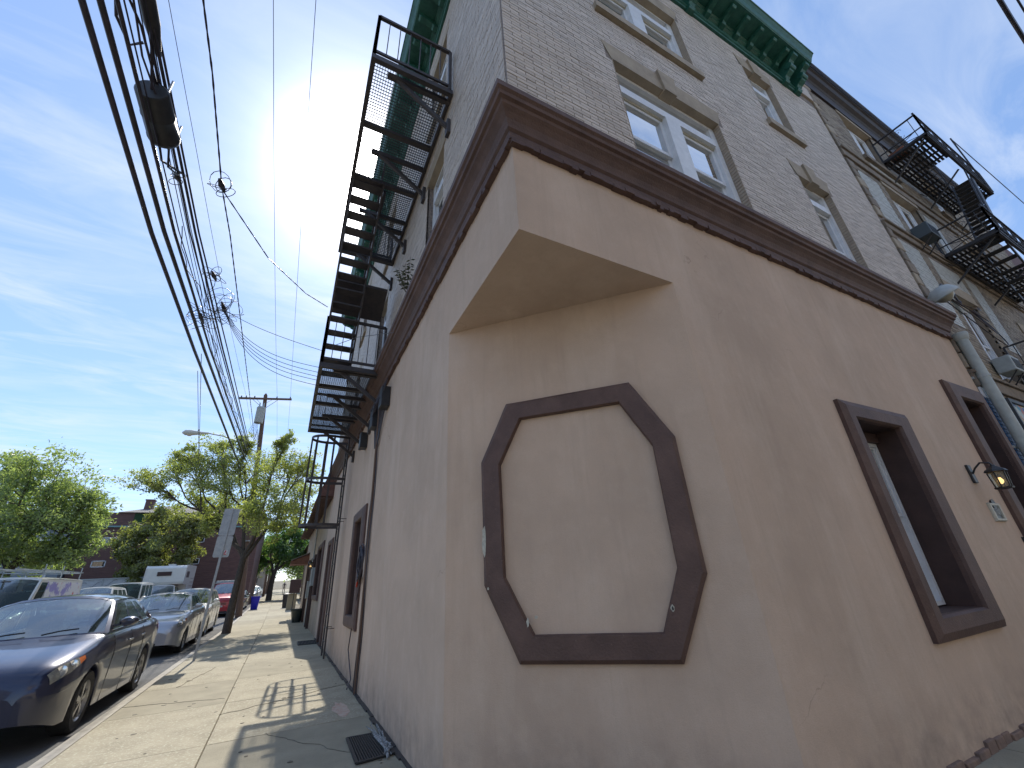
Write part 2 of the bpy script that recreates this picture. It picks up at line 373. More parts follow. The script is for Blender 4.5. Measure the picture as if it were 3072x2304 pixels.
def brick_field(fn, s0, s1, t0, t1, holes, L, Hc, parent, mats, n_obj, near, proud=.006, gap=.009, seed=1, name='brick', smax=None):
    """individual bricks on a wall: the n_obj that show largest as objects, the rest joined"""
    rr = random.Random(seed); out = []
    nrow = int((t1-t0)/Hc)
    for r in range(nrow):
        za = t0+r*Hc; zb = za+Hc-gap; off = (r % 2)*L/2
        k = 0; s = s0-off
        while s < s1:
            a, b = max(s, s0), min(s+L-gap, s1)
            segs = [(a, b)] if b-a > .02 else []
            for h in holes:
                if h[2] < zb and h[3] > za+.01:
                    ns = []
                    for (p, q) in segs:
                        if h[1] <= p or h[0] >= q: ns.append((p, q)); continue
                        if h[0]-p > .02: ns.append((p, h[0]))
                        if q-h[1] > .02: ns.append((h[1], q))
                    segs = ns
            out += [(p, q, za, zb) for p, q in segs]; s += L
    cx = Vector((0, 0, CAM_H))
    out.sort(key=lambda g: (Vector(fn((g[0]+g[1])/2, g[2], 0))-cx).length+near(g))
    protos = {}
    for i, (p, q, za, zb) in enumerate(out[:n_obj]):
        mi = rr.randrange(len(mats)); w = round(q-p, 3)
        key = (mi, w)
        if key not in protos:
            me = MB(); hw = w/2; hh = (zb-za)/2; e = .0025
            o0 = Vector(fn(0, 0, 0))
            def g(s, t, d): return Vector(fn(s, t, d))-o0
            fr = [(-hw+e, -hh+e), (hw-e, -hh+e), (hw-e, hh-e), (-hw+e, hh-e)]; bk = [(-hw, -hh), (hw, -hh), (hw, hh), (-hw, hh)]
            vs = [g(*c, proud) for c in fr]+[g(*c, proud-e) for c in bk]+[g(*c, -.03) for c in bk]
            me.add(vs, [(0, 1, 2, 3)]+[(i_, (i_+1) % 4, 4+(i_+1) % 4, 4+i_) for i_ in range(4)]+[(4+i_, 4+(i_+1) % 4, 8+(i_+1) % 4, 8+i_) for i_ in range(4)])
            o = me.build(name, mats[mi], parent); protos[key] = o
        else:
            o = protos[key].copy(); COL.objects.link(o)
        jit = rr.uniform(-.0025, .0025)
        o.location = fn((p+q)/2, (za+zb)/2, jit)
    rest = out[n_obj:]
    if rest:
        mb = MB()
        for p, q, za, zb in rest:
            mb.k = rr.randrange(len(mats)); d = proud+rr.uniform(-.0025, .0025)
            vs = [fn(p, za, d), fn(q, za, d), fn(q, zb, d), fn(p, zb, d), fn(p, za, -.03), fn(q, za, -.03), fn(q, zb, -.03), fn(p, zb, -.03)]
            mb.add(vs, [(0, 1, 2, 3), (0, 1, 5, 4), (1, 2, 6, 5), (2, 3, 7, 6), (3, 0, 4, 7)])
        tag(mb.build('bricks', mats, parent), kind='stuff')

# ------------------------------------------------------------------ ground
def strip(mb, x0, x1, y0, y1, dz, n=40):
    ys = [y0+(y1-y0)*i/n for i in range(n+1)]
    for a, b in zip(ys, ys[1:]):
        mb.quad((x0, a, gz(a)+dz), (x1, a, gz(a)+dz), (x1, b, gz(b)+dz), (x0, b, gz(b)+dz))
mb = MB(); strip(mb, -600, 600, -200, 28, -.16, 4); strip(mb, -600, 600, 28, 300, -.16, 30); strip(mb, -600, 600, 300, 1500, -.16, 4)
tag(mb.build('ground', DIRT), kind='structure')
KX = -1.88
mb = MB(); strip(mb, -6.6-1.4, KX-.14, -8, 28, -.075, 6); strip(mb, -8.0, KX-.14, 28, 170, -.075, 40)
mb.quad((KX-.14, -8, -.075), (KX-.14, -3.6, -.075), (60, -3.6, -.075), (60, -8, -.075)); mb.quad((-60, -11, -.0751), (-60, -8, -.0751), (60, -8, -.0751), (60, -11, -.0751))
tag(mb.build('road', ASPH), kind='structure')
mb = MB(); strip(mb, -36, -8.0, 6, 60, -.085, 30)
tag(mb.build('parking_lot', ASPH), kind='structure')
mb = MB()
yk = -3.5
while yk < 120:
    L_ = 2.4 if yk < 40 else 8
    mb.quad((KX-.14, yk, -.10+gz(yk)), (KX-.14, yk, gz(yk)-.005), (KX-.14, yk+L_-.01, gz(yk+L_)-.005), (KX-.14, yk+L_-.01, gz(yk+L_)-.10))
    mb.quad((KX-.14, yk, gz(yk)-.005), (KX-.005, yk, gz(yk)+.0), (KX-.005, yk+L_-.01, gz(yk+L_)+.0), (KX-.14, yk+L_-.01, gz(yk+L_)-.005))
    yk += L_
tag(mb.build('kerb', KERB), kind='structure')
# pavement: bed plus slabs
mb = MB(); strip(mb, KX, AX+.4, -3.5, 28, -.022, 4); strip(mb, KX, 6, 28, 130, -.022, 40)
mb.quad((AX+.4, -3.5, -.022), (30, -3.5, -.022), (30, BY+.1, -.022), (AX+.4, BY+.1, -.022))
side = tag(mb.build('pavement', JOINT), kind='structure')
ys = [-3.5, -1.7, 2.48, 4.55, 6.72, 8.85, 10.93, 13.1, 15.2, 17.3, 19.4, 21.5, 23.7, 25.8, 28]+[28+2.4*i for i in range(1, 40)]
for i, (a, b) in enumerate(zip(ys, ys[1:])):
    for (p, q) in ((KX, -.471), (-.466, AX+.02 if b <= 45 else 2.4)):
        if a > 22 and a < 24 and p < -1: pass
        mb = MB(); za, zb = gz(a)+rnd.uniform(-.002, .002), gz(b)+rnd.uniform(-.002, .002); e = .006
        mb.add([(p+e, a+e, za), (q-e, a+e, za), (q-e, b-e, zb), (p+e, b-e, zb), (p, a, za-.015), (q, a, za-.015), (q, b, zb-.015), (p, b, zb-.015)],
               [(0, 1, 2, 3), (0, 4, 5, 1), (1, 5, 6, 2), (2, 6, 7, 3), (3, 7, 4, 0)])
        mb.build('slab', CONC if (i+(p < -1)) % 3 else CONC2, side)
xs = [AX+.03, 3.4, 5.55, 7.7, 9.9, 12.1, 14.3, 16.5, 20, 24]
for a, b in zip(xs, xs[1:]):
    for p, q in ((-3.5, -.7), (-.68, BY+.02)):
        mb = MB(); mb.box(a+.005, b-.005, p+.005, q-.005, -.02, .001); mb.build('slab', CONC2, side)

# ------------------------------------------------------------------ the corner building
BX1, BY1, ROOF = 10.33, 17.6, 12.3
bld = empty('corner_building', (AX, BY, 0), label='pink stucco corner building with pale brick upper floors and green cornice', cat='building')
bld.location = (0, 0, 0)
HW = (5.36, 6.36, .98, 2.88); HD = (8.98, 9.86, .0, 3.66)
mb = MB(); wall(mb, RW, AX+CH, BX1, -.2, 4.03, [HW, HD]); wall(mb, RW, AX, BX1, 4.03, 5.12, [])
HL = (8.86, 9.78, 1.0, 2.72); HLD = (14.9, 15.75, 0.0, 2.75)
wall(mb, LW, BY+CH, BY1, -.2, 4.03, [HL, HLD]); wall(mb, LW, BY, BY1, 4.03, 5.12, [])
wall(mb, CW, 0, CH*math.sqrt(2), -.2, 4.03, [])
mb.quad((AX, BY, 4.03), (AX, BY+CH, 4.03), (AX+CH, BY, 4.03))
mb.quad((BX1, BY, -.2), (BX1, BY, 5.12), (BX1, BY1, 5.12), (BX1, BY1, -.2)); mb.quad((AX, BY1, -.2), (AX, BY1, 5.12), (BX1, BY1, 5.12), (BX1, BY1, -.2))
w0 = mb.build('stucco_wall', STUC, bld)
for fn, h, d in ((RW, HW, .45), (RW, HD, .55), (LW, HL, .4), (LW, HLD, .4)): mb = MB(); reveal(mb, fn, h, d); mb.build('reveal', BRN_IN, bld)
# brown surrounds
def oct_pts(w2, z0, z1, cw, cz, c=1.2475): return [(c-w2+cw, z1), (c+w2-cw, z1), (c+w2, z1-cz), (c+w2, z0+cz), (c+w2-cw, z0), (c-w2+cw, z0), (c-w2, z0+cz), (c-w2, z1-cz)]
oo = [(0.646, 3.045), (1.830, 3.050), (2.118, 2.493), (2.124, 1.448), (1.846, 0.892), (0.655, 0.889), (0.376, 1.446), (0.371, 2.491)]
oi = [(0.783, 2.864), (1.713, 2.866), (1.926, 2.437), (1.926, 1.498), (1.744, 1.083), (0.785, 1.081), (0.562, 1.497), (0.557, 2.444)]
def wob(pts, n=7, a=.0013):      # hand-trowelled edges
    out = []
    for p, q in zip(pts, pts[1:]+pts[:1]):
        for i in range(n):
            t = i/n; j = 0 if i == 0 else a
            out.append((p[0]+(q[0]-p[0])*t+rnd.uniform(-j, j), p[1]+(q[1]-p[1])*t+rnd.uniform(-j, j)))
    return out
mb = MB(); surround(mb, CW, wob(oo), wob(oi), .055, .03); tag(mb.build('octagon_moulding', BRN, bld), label='brown octagonal moulding framing a bricked-up opening')
CHIP = mat('bare plaster chips', (.52, .50, .42), (.38, .37, .31), 30, .9, .4, 90)
def chip(mb, fn, cs, ct, ws, wt, d, n=13):
    mb.prism([(cs+math.cos(i*6.283/n)*ws*rnd.uniform(.55, 1), ct+math.sin(i*6.283/n)*wt*rnd.uniform(.6, 1)) for i in range(n)], fn, d-.004, d)
for a_ in ((.392, 1.80, .022, .15, .058), (.42, 1.42, .010, .014, .058), (.745, 1.17, .013, .04, .059), (.80, 1.20, .018, .014, .003), (1.84, 1.235, .018, .028, .058)):
    mb = MB(); chip(mb, CW, *a_); mb.build('paint_chip', CHIP, bld)
mb = MB(); chip(mb, CW, 1.84, 1.233, .009, .016, .060); mb.build('anchor_hole', BLACKP, bld)
mb = MB(); surround(mb, RW, wob(rect(5.16, 6.70, .78, 3.09)), wob(rect(5.36, 6.36, .98, 2.88)), .075, .07, .0); mb.build('window_surround', BRN, bld)
mb = MB(); surround(mb, RW, wob([(8.68, -.02), (10.10, -.02), (10.10, 3.93), (8.68, 3.93)]), wob([(8.98, -.01), (9.86, -.01), (9.86, 3.66), (8.98, 3.66)]), .075, .07, .0); mb.build('door_surround', BRN, bld)
mb = MB(); surround(mb, LW, wob(rect(8.55, 10.08, .79, 2.93)), wob(rect(8.86, 9.78, 1.0, 2.72)), .06, .05, .0); mb.build('window_surround', BRN, bld)
mb = MB(); surround(mb, LW, wob(rect(14.65, 15.98, -.02, 2.9)), wob(rect(14.9, 15.75, -.01, 2.75)), .06, .05, .0); mb.build('door_surround', BRN, bld)

def sash_window(parent, fn, s0, s1, t0, t1, d, fw=.06, meet=None, sh=WHITE, curtain=True, backd=.5, name='window', k=.045):
    """double-hung window: outer frame with sashes, panes and what shows behind them"""
    mb = MB()
    fbox(mb, fn, s0, s0+fw, t0, t1, -d-.09, -d); fbox(mb, fn, s1-fw, s1, t0, t1, -d-.09, -d)
    fbox(mb, fn, s0+fw, s1-fw, t1-fw, t1, -d-.09, -d); fbox(mb, fn, s0+fw, s1-fw, t0, t0+fw*.8, -d-.09, -d)
    f = mb.build(name, sh, parent, bevel=.004)
    m_ = meet if meet else (t0+t1)/2; a, b = s0+fw, s1-fw
    for (p, q, dd) in ((m_-.03, t1-fw, d+.02), (t0+fw*.8, m_+.02, d+.055)):
        mb = MB()
        fbox(mb, fn, a, a+k, p, q, -dd-.03, -dd); fbox(mb, fn, b-k, b, p, q, -dd-.03, -dd)
        fbox(mb, fn, a+k, b-k, q-k, q, -dd-.03, -dd); fbox(mb, fn, a+k, b-k, p, p+k*1.1, -dd-.03, -dd)
        mb.build('sash', sh, f, bevel=.003)
        mb = MB(); fbox(mb, fn, a+k, b-k, p+k, q-k, -dd-.018, -dd-.012); mb.build('pane', PANE, f)
    mb = MB(); reveal(mb, fn, (s0+.01, s1-.01, t0+.01, t1-.01), d+backd, -d-.1); mb.build('room', INT, f)
    if curtain:
        mb = MB(); n = 28
        mb.grid(lambda u, v: fn(u, v, -d-.14-.018*math.sin(u*55)-.01*math.sin(u*23+v)), [s0+fw+(s1-s0-2*fw)*i/n for i in range(n+1)], [t0+.1+(t1-t0)*.42, t1-fw]); mb.build('curtain', CURT, f, smooth=True)
    return f
sash_window(bld, RW, 5.38, 6.35, 1.0, 2.76, .24, .04, 1.93, curtain=False, k=.028)
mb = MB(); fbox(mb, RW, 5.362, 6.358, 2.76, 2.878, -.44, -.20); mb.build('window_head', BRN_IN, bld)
sash_window(bld, LW, 8.87, 9.77, 1.02, 2.6, .25, .055, curtain=False)
# door
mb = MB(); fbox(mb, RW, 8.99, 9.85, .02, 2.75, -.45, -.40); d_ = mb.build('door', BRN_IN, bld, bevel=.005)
mb = MB()
for a, b in ((.25, 1.0), (1.15, 2.5)):
    fbox(mb, RW, 9.12, 9.38, a, b, -.40, -.385); fbox(mb, RW, 9.46, 9.72, a, b, -.40, -.385)
mb.build('door_panel', BRN, d_, bevel=.01)
mb = MB(); fbox(mb, RW, 9.03, 9.81, 2.85, 3.58, -.43, -.42); mb.build('transom_pane', glass_mat('transom glass', (.05, .1, .15), 1.6, .05, .85, (.01, .03, .05)), bld)
mb = MB(); fbox(mb, RW, 8.99, 9.85, 2.75, 2.85, -.45, -.36); fbox(mb, RW, 8.99, 9.85, 3.58, 3.65, -.45, -.36); mb.build('transom_bar', BRN, bld)
mb = MB(); fbox(mb, LW, 14.92, 15.73, .02, 2.7, -.35, -.30); mb.build('door', BRN_IN, bld, bevel=.006)
# crumbled plinth
mb = MB(); 
x = 4.6
while x < BX1:
    L_ = rnd.uniform(.14, .26); h = rnd.uniform(.03, .085); mb.box(x, x+L_-.02, BY-.015-rnd.uniform(0, .02), BY+.02, -.02, h); x += L_
mb.build('plinth_rubble', mat('broken plinth brick', (.24, .16, .12), (.14, .10, .085), 9, .95, .8, 30), bld, bevel=.008)
# mid cornice
def sweep(prof, x1, y1, nsub=1, jig=0):
    mb = MB()
    def pts(d, z):
        return [(x1, BY-d, z), (AX-d, BY-d, z), (AX-d, y1, z)]
    for (d0, z0), (d1, z1) in zip(prof, prof[1:]):
        a, b = pts(d0, z0), pts(d1, z1)
        for i in range(2): mb.quad(a[i], b[i], b[i+1], a[i+1])
    for i in (0, 2): mb.quad(*[pts(d, z)[i] for d, z in prof])
    return mb
band = [(0, 5.06), (.045, 5.07), (.055, 5.12), (.05, 5.15), (.075, 5.17), (.085, 5.20), (.105, 5.24), (.14, 5.28), (.175, 5.31), (.185, 5.34), (.215, 5.35), (.225, 5.38), (.25, 5.40), (.255, 5.455), (.235, 5.465), (0, 5.52)]
mb = sweep(band, BX1+.0, BY1); mb.build('brown_band', BRN, bld)
# rough plaster lip under the band
mb = MB(); x = AX-.03
while x < BX1: L_ = rnd.uniform(.05, .16); mb.box(x, x+L_, BY-.045-rnd.uniform(0, .018), BY, 5.045-rnd.uniform(0, .03), 5.075); x += L_*.97
x = BY-.03
while x < BY1: L_ = rnd.uniform(.05, .2); mb.box(AX-.045-rnd.uniform(0, .018), AX, x, x+L_, 5.045-rnd.uniform(0, .03), 5.075); x += L_*.97
mb.build('band_lip', BRN, bld)

# upper floors
O1 = (2.97, 5.13, 5.75, 7.85); O3 = (2.97, 5.10, 9.20, 10.94); O2 = (7.12, 8.12, 9.24, 11.14); O4 = (7.20, 8.24, 5.75, 7.80)
oR = [O1, O2, O3, O4]
oL = [(8.4, 9.4, 6.0, 7.8), (12.4, 13.4, 6.0, 7.8), (4.2, 5.1, 6.0, 7.8), (4.2, 5.1, 9.2, 11.0), (8.4, 9.4, 9.2, 11.0), (12.4, 13.4, 9.2, 11.0)]
mb = MB(); wall(mb, RW, AX, BX1, 5.45, ROOF, oR); wall(mb, LW, BY, BY1, 5.45, ROOF, oL)
mb.quad((BX1, BY, 5.12), (BX1, BY, ROOF), (BX1, BY1, ROOF), (BX1, BY1, 5.12)); mb.quad((AX, BY1, 5.12), (AX, BY1, ROOF), (BX1, BY1, ROOF), (BX1, BY1, 5.12))
mb.quad((AX, BY, ROOF), (BX1, BY, ROOF), (BX1, BY1, ROOF), (AX, BY1, ROOF))
mb.build('upper_wall', MORT, bld)
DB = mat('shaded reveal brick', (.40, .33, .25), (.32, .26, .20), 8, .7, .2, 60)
for fn, hs in ((RW, oR), (LW, oL)):
    for h in hs: mb = MB(); reveal(mb, fn, h, .14, -.002, back=False); mb.build('opening_reveal', MORT, bld)
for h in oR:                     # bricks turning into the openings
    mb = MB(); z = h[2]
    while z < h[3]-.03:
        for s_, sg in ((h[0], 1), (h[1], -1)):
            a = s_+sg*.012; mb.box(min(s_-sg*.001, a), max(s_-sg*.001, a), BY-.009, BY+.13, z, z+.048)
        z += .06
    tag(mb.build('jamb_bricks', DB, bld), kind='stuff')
# stone holes where no bricks are laid
def lintel(fn, h, key=True, top=.36):
    a, b, c, e = h; mid = (a+b)/2; kw = .10
    for poly in ([(a, e-.004), (mid-kw, e-.004), (mid-kw*1.5, e+top), (a-.13, e+top)], [(mid+kw, e-.004), (b, e-.004), (b+.13, e+top), (mid+kw*1.5, e+top)]):
        mb = MB(); mb.prism(poly, fn, -.14, .012); mb.build('lintel', STONE, bld, bevel=.004)
    mb = MB(); mb.prism([(mid-kw-.02, e-.035), (mid+kw+.02, e-.035), (mid+kw*1.5+.02, e+top+.06), (mid-kw*1.5-.02, e+top+.06)], fn, -.14, .05); mb.build('keystone', STONE, bld, bevel=.008)
for h in oR: lintel(RW, h)
for h in oL: 
    mb = MB(); fbox(mb, LW, h[0]-.1, h[1]+.1, h[3]-.004, h[3]+.3, -.12, .012); mb.build('lintel', STONE, bld)
for fn, h in [(RW, O3), (RW, O2)]+[(LW, h) for h in oL if h[2] > 9]:
    mb = MB(); fbox(mb, fn, h[0]-.09, h[1]+.09, h[2]-.15, h[2]+.004, -.12, .07); mb.build('window_sill', STONE, bld, bevel=.006)
noR = [(h[0]-.0, h[1]+.0, h[2]-(.15 if h[2] > 9 else 0), h[3]) for h in oR]+[(h[0]-.10, h[1]+.10, h[3], h[3]+.38) for h in oR]+[(h[0]-.09, h[1]+.09, h[2]-.15, h[2]) for h in oR if h[2] > 9]
noL = [(h[0], h[1], h[2]-.15, h[3]) for h in oL]+[(h[0]-.1, h[1]+.1, h[3], h[3]+.3) for h in oL]
brick_field(RW, AX+.002, BX1-.01, 5.47, 11.88, noR, .235, .06, bld, [BRICK, BRICK, BRICKB, BRICKC], 300, lambda g: 0, seed=3)
brick_field(LW, BY+.03, 9.0, 5.47, 11.88, noL, .235, .06, bld, [BRICK, BRICKB], 0, lambda g: 0, seed=4)
brick_field(LW, 9.0, BY1, 5.47, 11.88, noL, .235, .06, bld, [BRICK, BRICKB], 0, lambda g: 0, seed=5)
# windows of the upper floors: double ones with transom and broad mullion
def double_window(h, lowest):
    a, b, c, e = h; mid = (a+b)/2; d = .10
    mb = MB()
    fbox(mb, RW, a, a+.09, c, e, -d-.1, -d); fbox(mb, RW, b-.13, b, c, e, -d-.1, -d); fbox(mb, RW, a+.09, b-.13, e-.06, e, -d-.1, -d)
    fbox(mb, RW, mid-.14, mid+.14, c, e-.50, -d-.1, -d+.03); fbox(mb, RW, a+.09, b-.13, e-.50, e-.36, -d-.14, -d+.02)
    f = mb.build('window', WHITE, bld, bevel=.006)
    mb = MB(); fbox(mb, RW, a+.09, b-.13, e-.36, e-.06, -d-.06, -d-.05); mb.build('transom_pane', glass_mat('transom pane '+str(c), (.3, .33, .33), 1.9, .02, .8, (.03, .035, .035)), f)
    mb = MB(); fbox(mb, RW, a+.09, b-.13, e-.375, e-.345, -d-.06, -d-.02); mb.build('glazing_bead', CREAM, f)
    mt = c+(.83 if lowest else .62)
    for p, q in ((a+.09, mid-.14), (mid+.14, b-.13)):
        mb = MB(); fbox(mb, RW, p, q, e-.53, e-.50, -d-.2, -d-.03); mb.build('sash_head', CREAM, f)
        k = .05
        for (z0, z1, dd) in ((mt-.03, e-.53, d+.05), (c, mt+.02, d+.09)):
            mb = MB(); fbox(mb, RW, p, p+k, z0, z1, -dd-.035, -dd); fbox(mb, RW, q-k, q, z0, z1, -dd-.035, -dd); fbox(mb, RW, p+k, q-k, z1-k, z1, -dd-.035, -dd); fbox(mb, RW, p+k, q-k, z0, z0+k, -dd-.035, -dd)
            mb.build('sash', WHITE, f, bevel=.004)
            mb = MB(); fbox(mb, RW, p+k, q-k, z0+k, z1-k, -dd-.02, -dd-.014); mb.build('pane', PANE if z0 > c+.1 else PANED, f)
        mb = MB(); n = 24; mb.grid(lambda u, v: RW(u, v, -d-.22-.02*math.sin(u*48)), [p+(q-p)*i/n for i in range(n+1)], [mt, e-.55]); mb.build('curtain', CURT, f, smooth=True)
    mb = MB(); reveal(mb, RW, (a+.01, b-.01, c, e-.01), .75, -.2); mb.build('room', INT, f)
PANED = glass_mat('insect screen pane', (.15, .17, .17), 1.5, .08, .9, (.012, .016, .016))
double_window(O1, True); double_window(O3, False)
def single_tall(h, fn, low=False):
    a, b, c, e = h; d = .10
    mb = MB(); fbox(mb, fn, a, a+.05, c, e, -d-.1, -d); fbox(mb, fn, b-.12, b, c, e, -d-.1, -d); fbox(mb, fn, a+.05, b-.12, e-.06, e, -d-.1, -d); fbox(mb, fn, a+.05, b-.12, e-.52, e-.38, -d-.14, -d+.02)
    f = mb.build('window', WHITE, bld, bevel=.005)
    mb = MB(); fbox(mb, fn, a+.05, b-.12, e-.38, e-.06, -d-.06, -d-.05); mb.build('transom_pane', PANE, f)
    mt = c+.62; k = .045
    for (z0, z1, dd) in ((mt-.03, e-.54, d+.05), (c, mt+.02, d+.09)):
        mb = MB(); p, q = a+.05, b-.12
        fbox(mb, fn, p, p+k, z0, z1, -dd-.035, -dd); fbox(mb, fn, q-k, q, z0, z1, -dd-.035, -dd); fbox(mb, fn, p+k, q-k, z1-k, z1, -dd-.035, -dd); fbox(mb, fn, p+k, q-k, z0, z0+k, -dd-.035, -dd)
        mb.build('sash', WHITE, f, bevel=.004)
        mb = MB(); fbox(mb, fn, p+k, q-k, z0+k, z1-k, -dd-.02, -dd-.014); mb.build('pane', PANE if z0 > c+.1 else PANED, f)
    mb = MB(); n = 16; mb.grid(lambda u, v: fn(u, v, -d-.22-.02*math.sin(u*48)), [p+(q-p)*i/n for i in range(n+1)], [mt, e-.55]); mb.build('curtain', CURT, f, smooth=True)
    mb = MB(); reveal(mb, fn, (a+.01, b-.01, c, e-.01), .75, -.2); mb.build('room', INT, f)
for h in (O2, O4): single_tall(h, RW)
for h in oL: single_tall(h, LW)
# green roof cornice
gprof = [(0, 11.84), (.05, 11.84), (.06, 11.87), (.085, 11.88), (.085, 11.91), (.05, 11.93), (.05, 11.97), (.075, 11.985), (.075, 12.01), (.04, 12.03), (.04, 12.26), (.09, 12.29), (.10, 12.33), (.13, 12.35), (.13, 12.38),
         (.50, 12.40), (.50, 12.43), (.52, 12.45), (.55, 12.53), (.60, 12.60), (.62, 12.61), (.62, 12.66), (.50, 12.70), (0, 12.72)]
sweep(gprof, 9.62, BY1).build('green_cornice', GREEN, bld)
def bracket(fn, s, big):
    mb = MB(); hw = .085 if big else .06
    if big: prof = [(0, 11.80), (.10, 11.80), (.13, 11.84), (.12, 11.90), (.16, 11.95), (.26, 12.0), (.31, 12.08), (.29, 12.18), (.36, 12.26), (.46, 12.30), (.47, 12.39), (0, 12.39)]
    else: prof = [(.04, 12.20), (.14, 12.22), (.17, 12.27), (.30, 12.30), (.42, 12.31), (.45, 12.34), (.45, 12.40), (.04, 12.40)]
    n = len(prof); vs = [fn(s-hw, z, d) for d, z in prof]+[fn(s+hw, z, d) for d, z in prof]
    mb.add(vs, [tuple(range(n)), tuple(range(2*n-1, n-1, -1))]+[(i, (i+1) % n, n+(i+1) % n, n+i) for i in range(n)])
    if big:
        mb.lathe(fn(s, 12.10, .27), [(.001, -.105), (.075, -.105), (.075, .105), (.001, .105)], 12, 'x' if fn is RW else 'y')
    mb.build('console_bracket' if big else 'modillion', GREEN, bld, bevel=.006)
s = 9.42
bigs = [9.46, 8.98, 5.75, 2.2, 1.40]
for b_ in bigs: bracket(RW, b_, True)
s = 9.22-.5
while s > 1.6:
    if min(abs(s-b_) for b_ in bigs) > .16: bracket(RW, s, False)
    s -= .47
for b_ in (2.3, 5.8, 9.5, 13.5): bracket(LW, b_, True)
s = 2.9
while s < BY1:
    if min(abs(s-b_) for b_ in (2.3, 5.8, 9.5, 13.5)) > .16: bracket(LW, s, False)
    s += .47
mb = MB(); mb.box(9.62, BX1, BY-.05, BY+.3, 12.1, 12.62); mb.build('parapet_end', BRICKB, bld)

# ------------------------------------------------------------------ things fixed to the right street wall
dp = MB(); dp.tube([(10.46, BY-.12, 5.0), (10.46, BY-.12, 3.4), (10.44, BY-.12, .02)], .082, 16)
down = dp.build('downspout', PVC, smooth=True); tag(down, 'pale green round downspout running down the seam between pink stucco and next building', 'downspout')
for z in (4.25, 3.0, 1.7):
    mb = MB(); mb.lathe((10.46, BY-.12, z), [(.083, -.02), (.09, -.02), (.09, .02), (.083, .02)], 18); mb.box(10.33, 10.59, BY-.03, BY+.0, z-.02, z+.02); mb.build('pipe_strap', GREYP, down)
mb = MB(); mb.lathe((10.46, BY-.12, 5.0), [(.088, -.02), (.10, .0), (.12, .10), (.11, .12)], 16); mb.build('outlet_collar', PVC, down, smooth=True)
# street light head on the wall
sl = empty('wall_street_light', (10.15, 1.85, 5.78), label='grey dome street light on curved arm above the downspout', cat='street light')
sl.rotation_euler = (R(-14), R(-24), 0)
mb = MB(); prof = [(.0, .20), (.09, .19), (.17, .14), (.21, .06), (.225, 0), (.215, -.02), (.20, .0)]
vs = []; fs = []; n = 20
for i, (r, z) in enumerate(prof):
    for t in range(n): a = 2*math.pi*t/n; vs.append((r*math.cos(a)*1.35, r*math.sin(a), z))
for i in range(len(prof)-1):
    for t in range(n): fs.append((i*n+t, i*n+(t+1) % n, (i+1)*n+(t+1) % n, (i+1)*n+t))
mb.add(vs, fs); mb.build('lamp_hood', GREYP, sl, smooth=True)
mb = MB(); mb.lathe((0, 0, 0), [(.001, -.12), (.06, -.11), (.12, -.06), (.15, .0)], 16); mb.build('lens', mat('milky lamp lens', (.35, .34, .28), rough=.3), sl, smooth=True)
mb = MB(); mb.tube([(.2, 0, .05), (.42, .02, .10), (.62, .05, .04), (.78, .12, -.2), (.85, .2, -.42)], .03, 10); mb.build('arm', GREYP, sl, smooth=True)
mb = MB()
for k in range(4):
    pts = []
    for i in range(15):
        t = i/14; pts.append((.05+.8*t, .02*k-.05*math.sin(3*t+k), -.1-(.2+.26*k)*math.sin(math.pi*t)**.6-.38*t))
    mb.tube(pts, .009, 5)
mb.tube([(.10, 0, .12), (.35, -.05, .22), (.62, -.02, .13), (.86, .06, -.12), (.98, .12, -.3)], .016, 6)
for p in ((.80, .05, -.06), (.92, .1, -.22), (.55, 0, -.05)): mb.lathe(p, [(.01, -.05), (.035, -.03), (.035, .03), (.01, .05)], 8)
mb.build('loose_wiring', RUBBER, sl)
# lantern
ln = empty('wall_lantern', (7.98, BY, 2.42), label='small black carriage lantern with a lit bulb beside the brown doorway', cat='lantern')
mb = MB(); mb.obox((0, -.015, 0), (.055, 0, 0), (0, .015, 0), (0, 0, .12)); mb.build('back_plate', BLACKP, ln, bevel=.008)
mb = MB(); mb.tube([(0, -.03, 0), (.0, -.07, .06), (.0, -.14, .12), (0, -.22, .10), (0, -.24, .06)], .011, 8); mb.build('arm', BLACKP, ln, smooth=True)
mb = MB(); mb.lathe((0, -.24, .0), [(.02, .07), (.03, .05), (.10, .005), (.115, -.02), (.10, -.025)], 6); mb.build('cap', BLACKP, ln); mb = MB(); mb.lathe((0, -.24, 0), [(.09, -.235), (.095, -.215), (.07, -.21)], 6); mb.build('base', BLACKP, ln)
mb = MB()
for i in range(6):
    a = i*math.pi/3; mb.bar((.09*math.cos(a), -.24+.09*math.sin(a), -.03), (.075*math.cos(a), -.24+.075*math.sin(a), -.22), .012)
mb.build('cage', BLACKP, ln)
mb = MB(); mb.lathe((0, -.24, 0), [(.066, -.215), (.08, -.03)], 6); mb.build('glass', glass_mat('seeded lantern glass', (.8, .78, .7), 1.3, .2, .45, (.30, .30, .26)), ln)
mb = MB(); mb.lathe((0, -.24, -.14), [(.005, -.035), (.024, -.015), (.028, .01), (.012, .045)], 10); mb.build('bulb', emis('warm lantern bulb', (1, .66, .28), 1.6), ln, smooth=True)
